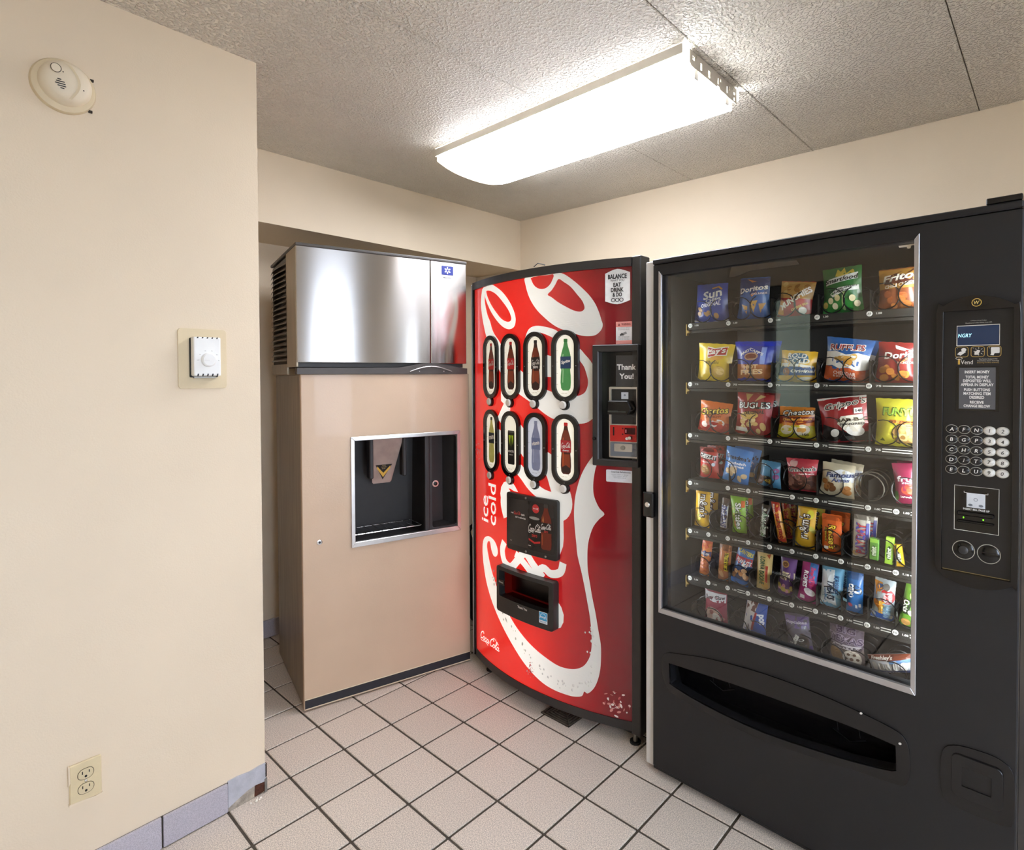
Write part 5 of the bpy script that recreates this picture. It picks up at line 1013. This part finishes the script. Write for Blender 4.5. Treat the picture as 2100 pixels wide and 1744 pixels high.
bar('orange peanut butter cup packet on the candy shelf', .532, .854, .053, .054, .115, 0, .016, 'bar', 'e0641f', [('R', -1, .86, 1, .98, 'b8501c'), ('T', "Reese's", .12, .44, .66, .46, '5a2412', -90, .15, .08), ('T', "Reese's", .12, .44, .63, .38, 'f0cf3a', -90, .15, .02), ('R', -.62, .30, -.42, .68, '4a2412'), ('T', '2 PEANUT BUTTER CUPS', -.52, .49, .34, .10, 'e8c93a', -90), ('R', -.75, .10, -.3, .18, 'efe9e0'), ('E', .65, .18, .3, .12, '8a4a22', 40)], back=1, backlabel='orange peanut butter cup packet queued behind the front one')
bar('white caramel bar with big red letters on the candy shelf', .609, .860, .042, .042, .126, 2, .022, 'bar', 'dcd7cc', [('R', -1, .86, 1, .99, '8f8880'), ('R', .62, .1, .95, .80, '3a3f9c'), ('T', 'PAYDAY', .05, .44, .72, .66, '3a3f9c', 90, 0, .07), ('T', 'PAYDAY', .05, .44, .70, .56, 'd0402a', 90, 0, .02), ('E', -.6, .08, .4, .06, 'c9a870')], back=1, backlabel='white caramel bar queued behind the front one')
def gum(label, x, z, w, h, tl, c, tcol): return pack('gum_pack', label, 'gum pack', x, z, w, w, h, tl, .012, 'box', c, [('R', -.9, .80, .9, .98, tcol), ('E', 0, .42, .55, .26, '2f5a1e' if c != 'd6a820' else '2a2410'), ('T', 'mint' if c != 'd6a820' else 'fruit', 0, .42, .4, .6, 'e9f2d8', 90)], group='gum packs at the end of the candy shelf', y=.125)
gum('dark green gum pack leaning inside the coil', .646, .862, .022, .062, 1, '5f9a3a', '8fc24a')
gum('bright lime gum pack standing inside the coil', .682, .858, .020, .076, 3, '9fcf3f', 'b9df5a')
gum('yellow gum pack at the end of the candy shelf', .711, .858, .019, .060, -8, 'd6a820', 'e6c23a')
# ---- sixth shelf
bar('slim orange peanut butter cracker packet on the sixth shelf', .121, .692, .036, .037, .126, 7, .024, 'bar', 'd27a30', [('R', -1, .74, 1, .99, 'c4583c'), ('R', -1, .55, 1, .70, '2a2f6a'), ('T', 'Peanut Butter', 0, .625, .8, .08, 'f0ece6', 5)]+[('R', -.7, .08+.11*k, .7, .15+.11*k, 'b8602a') for k in range(4)])
bar('slim brown peanut wafer bar with yellow stripe on the sixth shelf', .193, .690, .041, .043, .136, 4, .022, 'bar', 'b8703c', [('R', -1, .76, 1, .98, '7a4a2c'), ('R', .15, .26, .72, .72, 'e6cf3a'), ('T', 'NUTTER BUTTER', .44, .49, .42, .36, '3a2412', -90), ('E', -.4, .18, .4, .12, 'd9a874', 30)])
bar('blue roasted peanut packet with red band on the sixth shelf', .249, .690, .062, .058, .140, 11, .028, 'bag', '2f6ab0', [('R', -1, .52, 1, .70, 'b02634'), ('R', -1, .14, 1, .5, '243a66'), ('T', 'PLANTERS', .1, .82, .82, .10, 'd9c84a', -10, .1), ('T', 'PEANUTS', .1, .60, .78, .10, 'f0efec', -8, .1), ('E', .3, .52, .3, .05, 'eceae6', -10)]+chips(9, 'c08a5a', .18, .42, 31, .26, .07, 'dcb48a')+[('R', -1, .02, 1, .13, '2f72c8')])
bar('tan shortbread cookie sleeve with green lettering on the sixth shelf', .328, .693, .044, .052, .132, 3, .024, 'bar', 'd2b676', [('R', .32, .2, .62, .62, 'b8402a'), ('T', 'LORNA DOONE', -.12, .48, .68, .34, '2f5a34', -90, 0, .04), ('E', .2, .14, .45, .12, 'd0a24a', 30), ('P', [(.3, .88), (.8, .92), (.7, .80)], 'a8522a')])
bar('purple trail mix bag with cream label on the sixth shelf', .399, .694, .050, .052, .132, 5, .028, 'bag', '5a2f74', [('R', -.9, .38, .95, .58, 'd9c6a0'), ('T', 'Sweet', -.2, .53, .6, .07, '4a2f3a', 4), ('T', 'Salty Mix', .0, .43, .8, .07, '4a2f3a', 4), ('E', -.2, .76, .42, .08, 'b98a52'), ('E', -.2, .76, .3, .05, '7a4a26')]+chips(8, 'b9a24a', .1, .34, 37, .28, .06, 'c98a9a'))
bar('magenta and blue candy rope packet on the sixth shelf', .461, .690, .056, .048, .126, 6, .026, 'bag', 'a81f72', [('P', [(.0, .98), (.95, .98), (.95, .50), (.2, .52)], '3f74b8'), ('T', 'SweeTARTS', .42, .66, .46, .26, 'd03a6a', -90, .2, .05), ('T', 'ROPES', -.25, .58, .40, .26, 'f0eef2', -90, 0, .04), ('E', .3, .28, .42, .13, 'ece2ea', 60), ('R', -.7, .06, -.2, .16, 'ece6ea')])
bar('pale blue puffed rice treat packet on the sixth shelf', .531, .693, .062, .064, .128, 3, .030, 'bag', '6aa8cc', [('P', [(-1, .05), (.5, .05), (.2, .9), (-.9, .85)], 'dfe7ec'), ('T', 'KRISPIES', .42, .56, .44, .22, '2c4a78', -90, .1, .03), ('T', 'TREATS', .02, .42, .46, .34, '26344f', -90, .1, .05), ('T', 'original', -.5, .3, .3, .14, '4a78b0', -90), ('E', .75, .3, .16, .2, '9cc6dc', 70)], back=1, backlabel='pale blue puffed rice treat packet queued behind the front one')
bar('bright blue sandwich cookie sleeve on the sixth shelf', .594, .695, .044, .042, .126, 1, .030, 'bar', '2a74c0', [('R', -1, .78, 1, .98, '2a5f9e'), ('T', 'OREO', -.3, .52, .32, .34, 'f2f4f6', 90, 0, .05), ('E', .45, .56, .42, .12, '1a2f4a', 30), ('E', .5, .53, .42, .05, 'eceef0', 30), ('E', -.4, .18, .26, .05, 'c8486a', 50), ('R', .2, .12, .45, .2, 'eceef0'), ('R', .6, .16, .85, .24, 'eceef0')])
bar('crumpled red, blue and yellow gummy packet on the sixth shelf', .665, .694, .060, .052, .116, 4, .030, 'bag', 'b8c4cc', [('R', -1, .02, 1, .18, '2a62c0'), ('E', .35, .62, .6, .18, 'a82a30', 10), ('E', .4, .6, .36, .10, 'd8a0a0', 10), ('P', [(-1, .95), (-.2, .92), (-.1, .68), (-.7, .60)], 'd08a2a'), ('E', -.3, .82, .3, .07, '2a4a7a', 30), ('E', -.45, .4, .3, .12, 'd98a34', 40), ('T', 'bites', -.05, .33, .32, .28, 'e0a83a', -90, 0, .05), ('T', 'NERDS', .42, .26, .34, .32, '6f8fa4', -90, 0, .05), ('E', .2, .84, .3, .08, '6f6a66')])
bar('green granola bar packet beside the alloy trim on the sixth shelf', .725, .694, .042, .034, .116, 7, .024, 'bar', '5f8a2e', [('R', -1, .30, .2, .66, '2f3a26'), ('T', 'Oats', -.4, .5, .3, .4, 'eceae0', -90), ('E', .3, .75, .4, .1, 'b8cf6a', 30), ('E', -.2, .1, .6, .09, 'b98a4a'), ('E', .4, .35, .35, .09, 'dfe0c0', 50)])
# ---- bottom shelf: pastries
pastry('clear pink bear claw pastry packet on the bottom shelf', .168, .526, .086, .082, .128, -1, .040, 'bag', '9a4a58', [('R', -.95, .68, .95, .90, 'd9d6dc'), ('T', 'Bear Claw', .05, .79, .80, .10, '3a2430', 6, 0, .02), ('E', -.1, .30, .72, .24, 'c9a898', 10)]+chips(10, 'a8706a', .1, .52, 41, .2, .05, 'e2cfc2')+[('E', .25, .28, .30, .14, 'e8ddd2', 20)], film=True)
pastry('white and blue toaster pastry packet on the bottom shelf', .297, .530, .080, .070, .124, 6, .034, 'bag', '2f56a8', [('P', [(-.95, .1), (-.2, .1), (.2, .98), (-.9, .98)], 'd6cfce'), ('P', [(-.85, .72), (.1, .70), (.15, .98), (-.85, .98)], '6a3c34'), ('P', [(-.2, .2), (.0, .2), (.25, .7), (.05, .7)], 'a83a3a'), ('T', 'pop', .55, .55, .46, .16, 'eef0f4', -80, 0, .05), ('R', .1, .04, .5, .16, 'e4dfe2'), ('R', -1, .02, 1, .1, '3a5fc0')])
pastry('clear purple cupcake packet on the bottom shelf', .447, .530, .078, .076, .114, -8, .040, 'bag', '6a6470', [('R', -.95, .66, .95, .96, '6f5a8e'), ('T', 'cupcakes', 0, .80, .8, .10, 'd8cfe4', 0), ('E', .3, .3, .5, .26, '4a3a34', 0), ('E', .3, .34, .4, .14, '2a201e', 0), ('T', 'hostess', -.2, .36, .5, .16, 'e6e2dc', 60, .2, .05), ('P', [(.6, .05), (1, .05), (1, .22), (.8, .2)], '4a2f7a'), ('E', .3, .36, .22, .03, 'eceae4', 10)], film=True)
pastry('cinnamon roll packet with purple block letters on the bottom shelf', .576, .532, .100, .094, .120, -1, .040, 'bag', '8a7a78', [('R', -.98, .50, .98, .97, '6f5f70'), ('T', 'BIG', .0, .88, .56, .16, '9a8aa2', 0, 0, .07), ('T', 'BIG', .0, .88, .52, .13, '4a3454', 0, 0, .02), ('T', 'TEXAS', .0, .68, .94, .18, 'b0a0b6', -3, 0, .07), ('T', 'TEXAS', .0, .68, .90, .15, '4f3a5a', -3, 0, .02), ('R', -.8, .46, .9, .56, 'cfc6cc'), ('T', 'Cinnamon Roll', .05, .51, .8, .07, '3a2a3a', -3), ('E', -.5, .26, .36, .20, 'a07a4a', 20), ('E', .35, .24, .5, .22, 'ded2c2', 0)]+[('E', .35+.3*math.cos(a), .24+.13*math.sin(a), .09, .035, '6a4a34', math.degrees(a)) for a in (0, 1.05, 2.1, 3.15, 4.2, 5.25)]+[('E', .35, .24, .1, .045, '6a4a34'), ('R', .4, .04, .75, .14, 'c05a34')], film=True)
pastry('white powdered mini donut sleeve lying tilted on the bottom shelf', .640, .566, .048, .050, .112, 71, .044, 'bar', 'd2d6de', [('R', -1, .0, -.52, 1, '7a3c26'), ('R', .62, .0, 1, 1, '2f4f9a'), ('R', -.52, .5, -.2, 1, '6f9ad0')]+[('E', .12, .12+.17*k, .42, .075, 'e9e6e4') for k in range(5)]+[('T', "Freshley's", -.74, .34, .5, .2, 'efe6dc', 90, .1), ('T', 'DONUTS', .8, .4, .5, .12, 'e6ecf4', 90)], y=.12)
